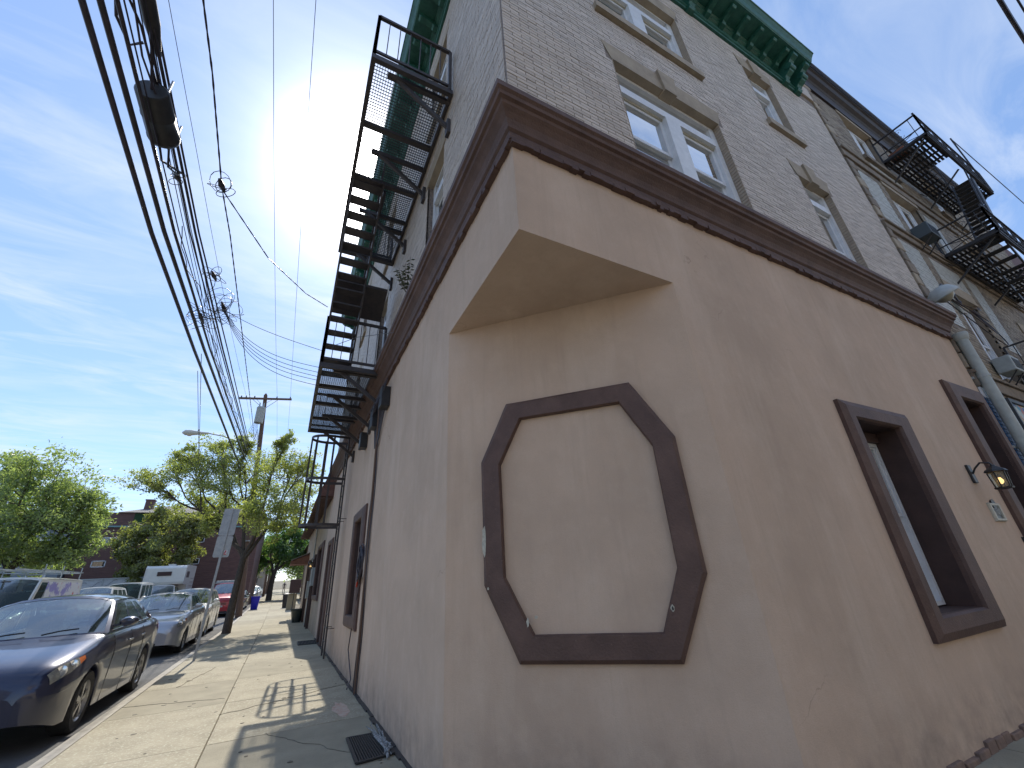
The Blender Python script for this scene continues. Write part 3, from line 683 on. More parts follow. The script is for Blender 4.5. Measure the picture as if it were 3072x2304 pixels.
# house number tile
nb = empty('house_number', (8.17, BY, 1.93), label='cream tile frame with a dark house number under the lantern', cat='house number')
mb = MB(); surround(mb, lambda s, t, d: (s, -d, t), rect(-.17, .17, -.11, .12), rect(-.115, .115, -.075, .085), .03, .01); mb.build('frame', CREAM, nb)
mb = MB(); mb.box(-.115, .115, -.012, 0, -.075, .085); mb.build('number_plate', mat('slate number tile', (.10, .115, .12), (.07, .08, .085), 12, .4), nb)
mb = MB(); mb.lathe((0.02, -.01, .10), [(.001, -.012), (.07, -.012), (.06, .012), (.001, .012)], 14, 'y'); mb.build('crest', BLACKP, nb)
tx = bpy.data.curves.new('number', 'FONT'); tx.body = '6101'; tx.size = .13; tx.align_x = 'CENTER'; tx.align_y = 'CENTER'; tx.extrude = .004
to = bpy.data.objects.new('number', tx); COL.objects.link(to); to.parent = nb; to.location = (0, -.018, .005); to.rotation_euler = (R(90), 0, 0); tx.materials.append(mat('pale numerals', (.42, .43, .42)))
bpy.context.view_layer.update(); dgp = bpy.context.evaluated_depsgraph_get(); nme = bpy.data.meshes.new_from_object(to.evaluated_get(dgp)); no = bpy.data.objects.new('numerals', nme); COL.objects.link(no); no.parent = nb; no.location = to.location; no.rotation_euler = to.rotation_euler; bpy.data.objects.remove(to)
mb = MB(); mb.box(-.03, .03, -.03, 0, -.075, .075); mb.lathe((0, -.035, .03), [(.001, -.01), (.014, -.01), (.014, .01), (.001, .01)], 10, 'y'); 
o = mb.build('door_intercom', BLACKP, loc=(0, 0, 0)); o.location = (8.62, BY, 1.55); tag(o, 'black doorbell box at the edge of the brown door surround', 'doorbell')

# ------------------------------------------------------------------ neighbour on the right
NB = empty('brick_tenement', (0, 0, 0), label='yellowish brick tenement with dark roof cornice right of the pink building', cat='building')
NX0, NX1 = BX1+.02, 23.0
def NW(s, t, d): return (s, BY-d, t)
YB = mat('yellow brown brick', (.30, .245, .17), (.22, .175, .12), 1.3, .7, .2, 70)
YB2 = mat('white glazed brick', (.50, .50, .45), (.42, .41, .36), 1.3, .5, .2, 70)
YB3 = mat('sooty yellow brick', (.22, .175, .125), (.17, .13, .095), 5, .8, .2, 70)
NU = (12.05, 13.75, 11.05, 12.85); NM = (12.15, 13.9, 8.05, 10.0); NL = (12.15, 13.6, 4.5, 6.7)
NR = [NU, NM, NL]+[(a+4.6, b+4.6, c, e) for a, b, c, e in (NU, NM, NL)]
mb = MB(); wall(mb, NW, NX0, NX1, 4.0, 13.9, NR)
SH = (11.3, 14.9, .3, 3.6)
wall(mb, NW, NX0, NX1, -.2, 4.0, [SH]); mb.quad((NX0, BY, 12.2), (NX0, BY, 13.9), (NX0, 15, 13.9), (NX0, 15, 12.2)); mb.quad((NX1, BY, -.2), (NX1, BY, 13.9), (NX1, 15, 13.9), (NX1, 15, -.2))
mb.quad((NX0, BY, 13.9), (NX1, BY, 13.9), (NX1, 15, 13.9), (NX0, 15, 13.9))
mb.build('wall', MORT, NB)
panels = [(10.75, 11.75, 8.15, 9.95), (10.75, 11.75, 5.6, 7.75), (14.15, 14.9, 8.15, 9.95), (12.15, 13.9, 10.45, 10.95), (12.2, 13.8, 6.95, 7.75), (14.15, 14.9, 5.6, 7.75)]
holes = NR+[(h[0]-.1, h[1]+.1, h[3], h[3]+.3) for h in NR]+[(h[0]-.1, h[1]+.1, h[2]-.14, h[2]) for h in NR]
bands = [(NX0, NX1, 10.12, 10.42), (NX0, NX1, 7.82, 8.04), (NX0, NX1, 4.1, 4.4)]
brick_field(NW, NX0+.36, NX1, 4.4, 12.95, holes+bands+panels+[(NX0, NX0+.36, 4.4, 12.95)], .215, .072, NB, [YB, YB, YB3], 220, lambda g: 0, seed=8)
for p in panels: 
    brick_field(NW, p[0]+.01, p[1]-.01, p[2]+.01, p[3]-.01, [], .215, .072, NB, [YB2], 16, lambda g: 0, seed=9, proud=.012)
for a, b, c, e in bands:
    x = a
    while x < b-.02:
        mb = MB(); x2 = min(x+1.15, b); mb.box(x+.004, x2-.004, BY-.05, BY, c, e-.06); mb.box(x+.004, x2-.004, BY-.09, BY, e-.055, e); mb.build('belt_stone', STONED, NB, bevel=.006); x = x2
z = 4.45; k = 0                    # quoins at the party line
while z < 12.9:
    if not any(c-.05 < z+.1 < e for a, b, c, e in bands):
        mb = MB(); w_ = .34 if k % 2 else .20; mb.box(NX0+.004, NX0+w_, BY-.04, BY+.05, z+.012, z+.30); mb.build('quoin', STONED if k % 3 else STONE, NB, bevel=.012)
    z += .31; k += 1
for h in NR:
    mb = MB(); fbox(mb, NW, h[0]-.1, h[1]+.1, h[3]-.004, h[3]+.3, -.12, .03); mb.build('lintel', STONE, NB, bevel=.006)
    mb = MB(); fbox(mb, NW, h[0]-.1, h[1]+.1, h[2]-.14, h[2]+.004, -.1, .08); mb.build('window_sill', STONED, NB, bevel=.006)
    mb = MB(); reveal(mb, NW, h, .16, 0, back=False); mb.build('opening_reveal', YB3, NB)
    f = sash_window(NB, NW, h[0]+.03, (h[0]+h[1])/2-.02, h[2]+.03, h[3]-.03, .12, .09, backd=.5); sash_window(NB, NW, (h[0]+h[1])/2+.02, h[1]-.03, h[2]+.03, h[3]-.03, .12, .09, backd=.5)
DKC = mat('dark pressed metal cornice', (.045, .035, .035), (.025, .02, .022), 6, .6, .2, 30)
mb = MB(); cp = [(0, 12.95), (.05, 12.95), (.06, 13.05), (.04, 13.08), (.04, 13.4), (.08, 13.45), (.16, 13.5), (.20, 13.6), (.24, 13.62), (.25, 13.95), (.27, 14.02), (0, 14.05)]
for (d0, z0), (d1, z1) in zip(cp, cp[1:]): mb.quad((NX0-.02, BY-d0, z0), (NX1, BY-d0, z0), (NX1, BY-d1, z1), (NX0-.02, BY-d1, z1))
mb.quad(*[(NX0-.02, BY-d, z) for d, z in cp]); mb.build('roof_cornice', DKC, NB)
for i in range(22):                 # ribbed face of the cornice
    mb = MB(); mb.box(NX0, NX1, BY-.262, BY-.25, 13.64+i*.0145, 13.648+i*.0145)
    if i % 2 == 0: mb.build('cornice_rib', DKC, NB)
mb = MB(); fbox(mb, NW, 11.35, 14.85, .35, 3.55, -.2, -.12); mb.build('shop_window', glass_mat('shop glass', (.3, .3, .3), 1.6, .03, .85, (.02, .03, .04)), NB)
mb = MB(); x = NX0+.01
z = .02
while z < 3.85:
    off = .1 if int(z/.075) % 2 else 0; x = NX0+.01-off
    while x < 11.25:
        a, b = max(x, NX0+.01), min(x+.195, 11.25)
        if b-a > .02: mb.box(a, b, BY-.018, BY, z, z+.062)
        x += .21
    z += .075
tag(mb.build('blue_bricks', BLUEB, NB), kind='stuff')
mb = MB(); mb.box(10.36, 10.9, BY-.03, BY, 3.88, 4.08); mb.build('white_patch', WHITE, NB)
# painted shop banner
bn = MB(); bn.box(11.3, 13.6, BY-.07, BY-.03, 3.0, 3.9)
def banner_mat():
    M = bpy.data.materials.new('banner print'); M.use_nodes = True; t = M.node_tree; b = t.nodes['Principled BSDF']
    v = t.nodes.new('ShaderNodeTexVoronoi'); v.inputs['Scale'].default_value = 6; c = t.nodes.new('ShaderNodeTexCoord'); t.links.new(c.outputs['Object'], v.inputs['Vector'])
    r = t.nodes.new('ShaderNodeValToRGB'); r.color_ramp.interpolation = 'CONSTANT'
    e = r.color_ramp.elements; e[0].color = (.02, .07, .22, 1); e[1].position = .3; e[1].color = (.05, .25, .38, 1)
    for p, col in ((.45, (.45, .35, .12, 1)), (.6, (.40, .12, .08, 1)), (.72, (.03, .12, .3, 1)), (.86, (.4, .42, .36, 1))):
        q = e.new(p); q.color = col
    sp = t.nodes.new('ShaderNodeSeparateColor'); t.links.new(v.outputs['Color'], sp.inputs[0]); t.links.new(sp.outputs[0], r.inputs[0]); t.links.new(r.outputs[0], b.inputs['Base Color']); return M
bo = bn.build('shop_banner', banner_mat()); tag(bo, 'colourful printed shop banner in a dark frame beside the downspout', 'banner')
mb = MB(); surround(mb, NW, rect(11.22, 13.68, 2.92, 3.98), rect(11.3, 13.6, 3.0, 3.9), .10, .01); mb.build('frame', BLACKP, bo)
# window air conditioners
def aircon(loc, w_, h_, d_, m, label, group=None):
    o = empty('air_conditioner', loc, label=label, cat='air conditioner', group=group)
    mb = MB(); mb.box(-w_/2, w_/2, -d_, 0, 0, h_); mb.build('case', m, o, bevel=.015)
    mb = MB()
    for i in range(9): mb.box(-w_/2+.04, w_/2-.04, -d_-.006, -d_+.01, .05+i*(h_-.1)/9, .05+i*(h_-.1)/9+.012)
    mb.build('grille', BLACKP, o)
    for sx in (-1, 1): mb = MB(); mb.bar((sx*(w_/2-.08), -d_*.9, 0), (sx*(w_/2-.08), 0, -.25), .02); mb.build('bracket', IRON, o)
    return o
aircon((12.18, BY-.03, 8.05), .52, .34, .30, mat('dark green grey metal', (.06, .075, .085), rough=.5), 'dark boxy air conditioner in the second-floor window left of the fire escape')
aircon((12.2, BY-.03, 4.6), .50, .32, .26, GREYP, 'light grey air conditioner in the lowest window behind the loose wires')

# ------------------------------------------------------------------ right-hand fire escape
FR = empty('fire_escape', (0, 0, 0), label='black iron fire escape with scroll railings on the yellowish brick tenement', cat='fire escape')
def slats(mb, x0, x1, y0, y1, z, alongx=True, n=9, w_=.045, hole=None):
    for i in range(n):
        y = y0+(y1-y0)*(i+.5)/n
        if hole and hole[2] < y < hole[3]:
            mb.box(x0, hole[0], y-w_/2, y+w_/2, z-.012, z); mb.box(hole[1], x1, y-w_/2, y+w_/2, z-.012, z)
        else: mb.box(x0, x1, y-w_/2, y+w_/2, z-.012, z)
def rail_scroll(mb, a, b, h):
    """end railing between two floor points: rails, posts and scrolls"""
    a = Vector(a); b = Vector(b); up = Vector((0, 0, 1)); d = (b-a); L_ = d.length; d.normalize()
    mb.bar(a+up*h, b+up*h, .04, .03); mb.bar(a+up*(h*.35), b+up*(h*.35), .025); mb.bar(a+up*.02, b+up*.02, .03, .04)
    for q in (a, b): mb.bar(q, q+up*h, .035)
    n = max(1, int(L_/.55))
    for i in range(n):
        c0 = a+d*(L_*(i+.15)/n); c1 = a+d*(L_*(i+.85)/n); mb.bar(c0, c0+up*h, .014); mb.bar(c1, c1+up*h, .014)
        mb.bar(c0+up*.05, c1+up*h*.35, .012); mb.bar(c0+up*h*.35, c1+up*.05, .012)
        mid = (c0+c1)/2
        for sx in (-1, 1):
            for zc, sz in ((h*.78, 1), (h*.5, -1)):
                pts = []
                for t in range(14):
                    an = t*.55; rr_ = .085*(1-t/15); pts.append(mid+d*(sx*(.06+rr_*math.cos(an)*.9))+up*(zc+sz*rr_*math.sin(an)))
                mb.tube(pts, .006, 4)
for zf, x0, x1, st in ((11.35, 13.15, 17.6, 1), (8.0, 13.2, 17.9, 2), (4.75, 13.3, 18.2, 0)):
    y0, y1 = 1.12, 2.06
    mb = MB(); mb.box(x0, x1, y0, y0+.05, zf-.07, zf+.01); mb.box(x0, x1, y1-.05, y1, zf-.07, zf+.01); mb.box(x0, x0+.05, y0, y1, zf-.07, zf+.01); mb.box(x1-.05, x1, y0, y1, zf-.07, zf+.01)
    hole = (x0+1.5, x1-1.3, y0+.05, y0+.50) if st == 1 else ((x0+.5, x0+2.6, y0+.05, y0+.45) if st == 2 else None)
    for i in range(15):
        x = x0+(x1-x0)*i/14; mb.box(x-.02, x+.02, (hole[3] if hole and hole[0] < x < hole[1] else y0), y1, zf-.05, zf-.012)
    mb.build('platform_frame', IRON, FR)
    mb = MB(); slats(mb, x0, x1, y0+.04, y1-.04, zf, n=11, w_=.052, hole=hole); mb.build('platform_slats', IRON, FR)
    mb = MB(); rail_scroll(mb, (x0+.02, y1, zf), (x0+.02, y0, zf), .72); mb.build('end_railing', IRON, FR)
    mb = MB(); rail_scroll(mb, (x0+.02, y0, zf), (x1, y0, zf), .80); mb.build('front_railing', IRON, FR)
    mb = MB(); rail_scroll(mb, (x1-.02, y1, zf), (x1-.02, y0, zf), .72); mb.build('end_railing', IRON, FR)
    for x in (x0+.1, (x0+x1)/2, x1-.1): 
        mb = MB(); mb.bar((x, y0+.1, zf-.06), (x, BY, zf-.75), .035); mb.tube([(x, BY-.02, zf-.10), (x, BY-.10, zf-.28), (x, BY-.22, zf-.25), (x, BY-.2, zf-.15)], .012, 5); mb.build('bracket', IRON, FR)
def stair(parent, ax, y0, y1, a0, z0, a1, z1, n, m, tread_t=.03, depth=.2, along='x', slat=False):
    """sloping stair; along the wall axis from (a0,z0) to (a1,z1), between y0 and y1"""
    for yy in (y0, y1):
        mb = MB()
        if along == 'x': mb.bar((a0, yy, z0), (a1, yy, z1), .03, .17)
        else: mb.bar((yy, a0, z0), (yy, a1, z1), .03, .17)
        mb.build('stringer', m, parent)
    for i in range(n):
        t = (i+.5)/n; a = a0+(a1-a0)*t; z = z0+(z1-z0)*t
        mb = MB()
        if slat:
            for k in range(6):
                q = a-depth/2+depth*(k+.5)/6
                if along == 'x': mb.box(q-.012, q+.012, y0, y1, z-tread_t, z)
                else: mb.box(y0, y1, q-.012, q+.012, z-tread_t, z)
        elif along == 'x': mb.box(a-depth/2, a+depth/2, y0, y1, z-tread_t, z)
        else: mb.box(y0, y1, a-depth/2, a+depth/2, z-tread_t, z)
        mb.build('tread', m, parent)
stair(FR, 0, 1.18, 1.58, 13.9, 8.0, 16.2, 11.35, 15, IRON, .02, .20, 'x', slat=True)
stair(FR, 0, 1.18, 1.58, 16.3, 4.75, 13.9, 8.0, 15, IRON, .02, .20, 'x', slat=True)
mb = MB(); mb.bar((13.9, 1.16, 8.85), (16.2, 1.16, 12.2), .03); mb.bar((16.9, 1.1, 11.35), (16.9, 1.1, 13.4), .035); mb.build('hand_rail', IRON, FR)
mb = MB()
for yy in (1.75, 2.0): mb.bar((17.3, yy, 11.35), (17.3, yy, 14.3), .03)
for i in range(12): mb.bar((17.3, 1.75, 11.6+.24*i), (17.3, 2.0, 11.6+.24*i), .018)
mb.build('roof_ladder', IRON, FR)
mb = MB(); mb.box(13.35, 13.62, 1.6, 1.95, 11.37, 11.6); o = mb.build('flower_pot', mat('terracotta box', (.28, .10, .05)), bevel=.01); tag(o, 'terracotta box standing on the upper landing of the right fire escape', 'planter')
BB = empty('far_block', (0, 0, 0), label='dark red brick block rising behind the right fire escape', cat='building')
mb = MB(); mb.box(NX1, 40, 2.3, 15, -.2, 13.2); mb.build('wall', mat('dark red brick', (.13, .06, .05), (.09, .045, .04), 3, .8), BB)
# wires over the right-hand street
def wire(name, pts, r, label, cat='cable', group=None, n=6, m=None, sag=0, seg=14):
    q = []
    for i in range(len(pts)-1):
        a = Vector(pts[i]); b = Vector(pts[i+1])
        for k in range(seg):
            t = k/seg; p = a.lerp(b, t); p.z -= sag*4*t*(1-t); q.append(p)
    q.append(Vector(pts[-1])); mb = MB(); mb.tube(q, r, n); return tag(mb.build(name, m or RUBBER, smooth=True), label, cat, group)
wire('overhead_cable', [(4, -.80, 9.35), (9.4, -.68, 9.5), (24, -.40, 9.5)], .03, 'thick dark cable crossing the top right corner of the sky')
wire('overhead_cable', [(4, -.90, 9.4), (9.4, -.82, 9.5), (24, -.55, 9.5)], .014, 'thin dark cable at the extreme top right corner')
wire('clothes_line', [(16.9, 1.1, 13.4), (30, .9, 12.6)], .012, 'thin line running from the iron post of the upper right fire escape landing')

# ------------------------------------------------------------------ left-hand fire escape (over the pavement)
FE = empty('fire_escape', (0, 0, 0), label='dark iron fire escape with caged ladder and stairs on the pink building, sun behind it', cat='fire escape')
XO, XI = .045, AX
def mesh_grate(mb, x0, x1, y0, y1, z, px=.038, py=.05, t=.008):
    x = x0
    while x <= x1: mb.box(x-t/2, x+t/2, y0, y1, z-.012, z); x += px
    y = y0
    while y <= y1: mb.box(x0, x1, y-t/2, y+t/2, z-.010, z+.002); y += py
def platform(z, ya, yb, xi, hole=None):
    mb = MB()
    for a in ((XO, XO+.06, ya, yb), (xi-.05, xi, ya, yb), (XO+.06, xi-.05, ya, ya+.07), (XO+.06, xi-.05, yb-.07, yb)): mb.box(*a, z-.10, z)
    n = 4
    for i in range(1, n):
        y = ya+(yb-ya)*i/n
        x0 = hole[1] if hole and hole[2] < y < hole[3] else XO+.06
        mb.box(x0, xi-.05, y-.045, y+.045, z-.08, z-.012)
    if hole: mb.box(hole[1], hole[1]+.05, hole[2], hole[3], z-.09, z)
    mb.build('platform_frame', IRONL, FE)
    mb = MB()
    if hole:
        mesh_grate(mb, hole[1]+.03, xi-.06, hole[2], hole[3], z); 
        if hole[2] > ya+.1: mesh_grate(mb, XO+.06, xi-.06, ya+.06, hole[2], z)
        if hole[3] < yb-.1: mesh_grate(mb, XO+.06, xi-.06, hole[3], yb-.06, z)
    else: mesh_grate(mb, XO+.06, xi-.06, ya+.06, yb-.06, z)
    mb.build('grating', IRONG, FE)
def railing(pts, z, h, nb, closed=False):
    mb = MB(); up = Vector((0, 0, 1))
    for a, b in zip(pts, pts[1:]):
        a = Vector((*a, z)); b = Vector((*b, z)); mb.bar(a+up*h, b+up*h, .05, .05); mb.bar(a+up*.10, b+up*.10, .03, .05)
        for q in (a, b): mb.bar(q, q+up*h, .05)
    mb.build('hand_rail', IRONL, FE)
    for a, b in zip(pts, pts[1:]):
        a = Vector((*a, z)); b = Vector((*b, z)); k = max(2, int((b-a).length/nb)); mb = MB()
        for i in range(1, k): q = a.lerp(b, i/k); mb.bar(q+up*.10, q+up*h, .014)
        mb.build('baluster', IRONL, FE)
P1, P2 = 5.40, 8.50
platform(P1, 7.75, 11.84, 1.22)
railing([(1.20, 7.77), (XO+.025, 7.77), (XO+.025, 11.80), (1.05, 11.80)], P1, 1.03, .145)
platform(P2, 3.78, 8.1, 1.27, hole=(XO+.06, .66, 6.1, 7.9))
railing([(1.22, 3.80), (XO+.025, 3.80), (XO+.025, 8.06), (1.2, 8.06)], P2, 1.03, .145)
stair(FE, 0, XO+.05, .63, 8.55, P1, 5.95, P2, 14, IRONL, .035, .19, 'y')
mb = MB()
for xx in (XO+.05, .63): mb.bar((xx, 8.6, P1+.95), (xx, 6.0, P2+.95), .035); mb.bar((xx, 8.5, P1), (xx, 8.5, P1+1.0), .03); mb.bar((xx, 7.2, P1+1.6), (xx, 7.2, P1+2.6), .025)
mb.build('stair_rail', IRONL, FE)
mb = MB(); mb.add([(XO+.04, 8.15, 6.80), (1.12, 8.15, 6.80), (1.12, 7.5, 7.18), (XO+.04, 7.5, 7.18), (XO+.04, 8.15, 6.86), (1.12, 8.15, 6.86), (1.12, 7.5, 7.24), (XO+.04, 7.5, 7.24)], [(0, 3, 2, 1), (4, 5, 6, 7), (0, 1, 5, 4), (1, 2, 6, 5), (2, 3, 7, 6), (3, 0, 4, 7)]); mb.build('landing_plate', IRONL, FE)
for z, ys_ in ((P1, (7.9, 9.2, 10.5, 11.75)), (P2, (3.95, 5.3, 6.7, 8.0))):
    for y in ys_:
        mb = MB(); mb.bar((.45, y, z-.09), (AX+.0, y, z-.72), .05, .07); mb.box(AX-.06, AX, y-.06, y+.06, z-.86, z-.55); mb.bar((.3, y, z-.07), (AX, y, z-.07), .06, .08); mb.build('bracket', IRONL, FE, bevel=.004)
# ladder with safety cage
LX = 1.13; LYa, LYb = 11.97, 12.55
for y in (LYa, LYb): mb = MB(); mb.bar((LX, y, .03), (LX, y, 6.3), .035, .065, up=(0, 1, 0)); mb.build('ladder_rail', IRONL, FE)
for i in range(21): mb = MB(); mb.tube([(LX, LYa, .35+.28*i), (LX, LYb, .35+.28*i)], .012, 6); mb.build('rung', IRONL, FE)
mb = MB(); 
for z in (.62, 3.1, 5.0):
    for y in (LYa, LYb): mb.bar((LX, y, z), (AX, y, z), .05, .012)
mb.build('wall_bracket', IRONL, FE)
for z in (2.95, 4.12, 5.28):
    pts = [(LX, LYa-.0, z)]
    for i in range(17):
        a = math.pi*(i/16); pts.append((LX-.42-.52*math.sin(a)**.8, (LYa+LYb)/2-.34*math.cos(a), z))
    pts.append((LX, LYb, z)); mb = MB()
    for a, b in zip(pts, pts[1:]): mb.bar(a, b, .012, .07)
    mb.build('cage_hoop', IRONL, FE)
for i in (1, 4, 8, 12, 15):
    a = math.pi*(i/16); p = (LX-.42-.52*math.sin(a)**.8+.01, (LYa+LYb)/2-.33*math.cos(a)); mb = MB(); mb.bar((*p, 2.92), (*p, 5.32), .045, .01, up=(0, 1, 0)); mb.build('cage_bar', IRONL, FE)
mb = MB(); mb.bar((.75, LYa, 2.95), (.75, LYa, 5.3), .05, .02); mb.build('cage_bar', IRONL, FE)

# things on the left wall
mb = MB(); mb.tube([(AX-.03, 7.98, .0), (AX-.03, 7.96, 2.9), (AX-.05, 7.9, 4.3), (AX-.05, 7.9, 4.95)], .022, 8); o = mb.build('wall_conduit', WOOD, smooth=True); tag(o, 'rust brown conduit running up the pink wall beside the first small window', 'conduit')
for k, (y, am) in enumerate(((8.06, .02), (8.14, .03), (7.9, .015))):
    pts = [(AX-.02-.01*math.sin(z*3+k), y+am*math.sin(z*2.1+k*2), z) for z in [i*.16 for i in range(31)]]
    mb = MB(); mb.tube(pts, .009, 5); o = mb.build('wall_cable', RUBBER, smooth=True); tag(o, ['thin black cable loosely following the rusty conduit on its window side', 'thin black cable furthest from the rusty conduit next to the window surround', 'thin black cable on the street-corner side of the rusty conduit'][k], 'cable')
mb = MB()
for k in range(7):
    pts = []; rr_ = .17+.012*k
    for i in range(25): a = i/24*2*math.pi; pts.append((AX-.05-.012*(k % 3)-.02*math.sin(a*2+k), 8.42+.8*rr_*math.cos(a)*.85, 1.86+rr_*1.25*math.sin(a)+.02*math.sin(a+k)))
    mb.tube(pts, .011, 5)
o = mb.build('cable_coil', RUBBER, smooth=True); tag(o, 'coil of black cable hung on the pink wall next to the small window', 'cable coil')
mb = MB(); mb.tube([(AX-.06, 8.55, 1.62), (AX-.065, 8.6, 1.48)], .014, 6); mb.build('red_tip', mat('red tape', (.5, .05, .02)), o)
mb = MB(); mb.tube([(AX-.04, 8.42, 1.55), (AX-.05, 8.75, 1.0), (AX-.06, 8.9, .5), (AX-.03, 8.5, .12), (AX-.12, 8.2, .05)], .010, 5); mb.build('tail', RUBBER, o, smooth=True)
mb = MB()
for k in range(9):
    y0_ = 7.0+.12*k; mb.tube([(AX-.1, y0_, 4.9), (AX-.14-.02*(k % 3), y0_+.15, 4.65-.05*(k % 4)), (AX-.08, y0_+.3, 4.75), (AX-.05, y0_+.35, 4.4), (AX-.04, 7.9+.03*k, 3.9)], .011, 5)
o = mb.build('cable_bundle', RUBBER, smooth=True); tag(o, 'tangle of black service cables under the brown band beneath the iron landing', 'cable bundle')
for y, z, s_ in ((7.25, 4.62, .13), (8.15, 4.55, .15), (9.6, 4.5, .12)):
    mb = MB(); mb.box(AX-.16, AX, y-s_, y+s_, z-s_*1.6, z+s_*1.4); o = mb.build('junction_box', BLACKP, bevel=.012); tag(o, {7.25: 'dark junction box under the brown band nearest the corner', 8.15: 'dark junction box under the brown band, middle of three', 9.6: 'dark junction box under the brown band furthest from the corner'}[y], 'junction box', 'junction boxes under the brown band')
# sprouting weed on the band
def sprig(mb, base, tip, nleaf, size, rr):
    base = Vector(base); tip = Vector(tip); mb.k = 0; mid = base.lerp(tip, .5)+Vector((-.03, 0, -.05)); mb.tube([base, mid, tip], [.006, .004, .002], 4); mb.k = 1
    for i in range(nleaf):
        t = .3+.7*i/nleaf; p = base.lerp(tip, t)
        for sg in (-1, 1):
            d = Vector((sg*rr.uniform(.4, 1), rr.uniform(-.6, .6), rr.uniform(-.7, .1))).normalized()*size; s_ = d.cross(Vector((0, 0, 1))).normalized()*size*.22
            mb.quad(p, p+d*.5+s_, p+d, p+d*.5-s_)
LEAF_D = leaf_mat('dull sprig leaves', (.05, .055, .035), (.06, .07, .045), .15)
mb = MB()
for k in range(5): sprig(mb, (AX-.2, 5.2, 5.46), (AX-.22-rnd.uniform(0, .15), 5.2+rnd.uniform(-.3, .4), 5.8+rnd.uniform(0, .35)), 8, .08, rnd)
o = mb.build('wall_weed', [BARK, LEAF_D]); tag(o, 'leafy weed sprouting from the brown band near the corner', 'plant')
# hatch grates in the pavement
def hatch(name, pts, label):
    mb = MB(); z0 = .002
    c = [Vector((*p, z0)) for p in pts]; mb.prism([(p[0], p[1]) for p in pts], lambda s, t, d: (s, t, d), .001, .006); o = mb.build(name, mat('painted dark under the grate', (.018, .017, .016), rough=.9)); tag(o, label, 'grate')  # flat black sheet below the bars, the unlit shaft put into its colour
    mb = MB(); a, b, cc, d = c
    for i in range(14):
        t = (i+.5)/14; mb.bar(a.lerp(b, t)+Vector((0, 0, .012)), d.lerp(cc, t)+Vector((0, 0, .012)), .012, .01)
    for p, q in ((a, b), (b, cc), (cc, d), (d, a)): mb.bar(p+Vector((0, 0, .012)), q+Vector((0, 0, .012)), .025, .014)
    mb.build('bars', IRONG, o)
hatch('cellar_grate', [(.89, 5.90), (1.19, 5.88), (1.22, 5.14), (.875, 5.10)], 'black square cellar grate in the pavement nearest the camera')
hatch('cellar_grate', [(.73, 15.6), (1.27, 15.5), (1.30, 16.5), (.74, 16.6)], 'black cellar grate in the pavement beyond the caged ladder')
SEAL = mat('tar seal', (.03, .03, .032), rough=.5)
mb = MB(); y = 2.0
while y < 17: L_ = rnd.uniform(.1, .35); mb.box(AX-.03-rnd.uniform(.0, .03), AX, y, y+L_, -.01, .012+rnd.uniform(0, .012)); y += L_
mb.build('tar_seal', SEAL, bld)
mb = MB()
for k in range(26):
    mb.tube([(1.18+rnd.uniform(-.07, .05), 5.0+rnd.uniform(0, 1.2), .02), (1.2+rnd.uniform(-.05, .05), 5.1+rnd.uniform(0, 1.2), .035)], rnd.uniform(.004, .012), 5)
tag(mb.build('street_litter', mat('litter', (.35, .36, .36), (.1, .1, .1), 30)), 'small crushed litter scraps along the wall beside the nearest grate', 'litter', kind='stuff')
mb = MB(); mb.prism([(.975+.09*math.cos(i*.45)*(1+.3*math.sin(i*2.1)), 7.25+.42*math.sin(i*.45)*(1+.25*math.cos(i*3.3))) for i in range(14)], lambda s, t, d: (s, t, d), .0015, .0035)
tag(mb.build('red_paint_stain', mat('faded red spray', (.46, .25, .19), (.49, .40, .32), 14, .9, lo=.3, hi=.55)), 'faded red spray paint stain on the pavement near the wall', 'stain')

# ------------------------------------------------------------------ low building further along
LB = empty('low_building', (0, 0, 0), label='low tan stucco building with brown tiled hood further along the pavement', cat='building')
YA, YB_ = BY1+.02, 32.0
STUC2 = stucco_mat('tan stucco', (.42, .33, .24), (.32, .25, .19), (.5, .4, .31))
HF = (18.3, 20.6, 1.25, 2.95); HG = (24.2, 24.9, 1.2, 2.7)
mb = MB(); wall(mb, LW, YA, YB_, -.2, 5.6, [HF, HG]); mb.quad((AX, YB_, -.2), (AX, YB_, 5.6), (9, YB_, 5.6), (9, YB_, -.2)); mb.quad((AX, YA, 5.6), (9, YA, 5.6), (9, YB_, 5.6), (AX, YB_, 5.6)); mb.build('wall', STUC2, LB)
for h in (HF, HG):
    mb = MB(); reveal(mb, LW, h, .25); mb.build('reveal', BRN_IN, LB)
    mb = MB(); surround(mb, LW, rect(h[0]-.2, h[1]+.2, h[2]-.18, h[3]+.18), rect(*[h[0], h[1], h[2], h[3]]), .07, .05, .0); mb.build('window_surround', BRN, LB)
for y in (18.45, 19.55):
    mb = MB(); fbox(mb, LW, y, y+.95, 1.32, 2.9, -.15, -.10); o = mb.build('shutter', BRN, LB)
    mb = MB()
    for i in range(12): fbox(mb, LW, y+.08, y+.87, 1.4+i*.12, 1.47+i*.12, -.10, -.08)
    mb.build('louvre', BRN_IN, o)
for y0_, y1_ in ((21.6, 22.5), (26.0, 27.0)):
    mb = MB(); fbox(mb, LW, y0_, y1_, .02, 2.7, -.01, .05); d_ = mb.build('door', BRN, LB, bevel=.01)
    mb = MB(); fbox(mb, LW, y0_-.12, y0_, 0, 2.85, 0, .1); fbox(mb, LW, y1_, y1_+.12, 0, 2.85, 0, .1); fbox(mb, LW, y0_, y1_, 2.7, 2.85, 0, .1); mb.build('door_frame', BRN_IN, LB)
for y, z in ((20.95, 1.95), (23.4, 1.45)):
    mb = MB(); fbox(mb, LW, y, y+.42, z-.35, z+.35, .0, .16); mb.build('meter_box', GREYP, LB, bevel=.02)
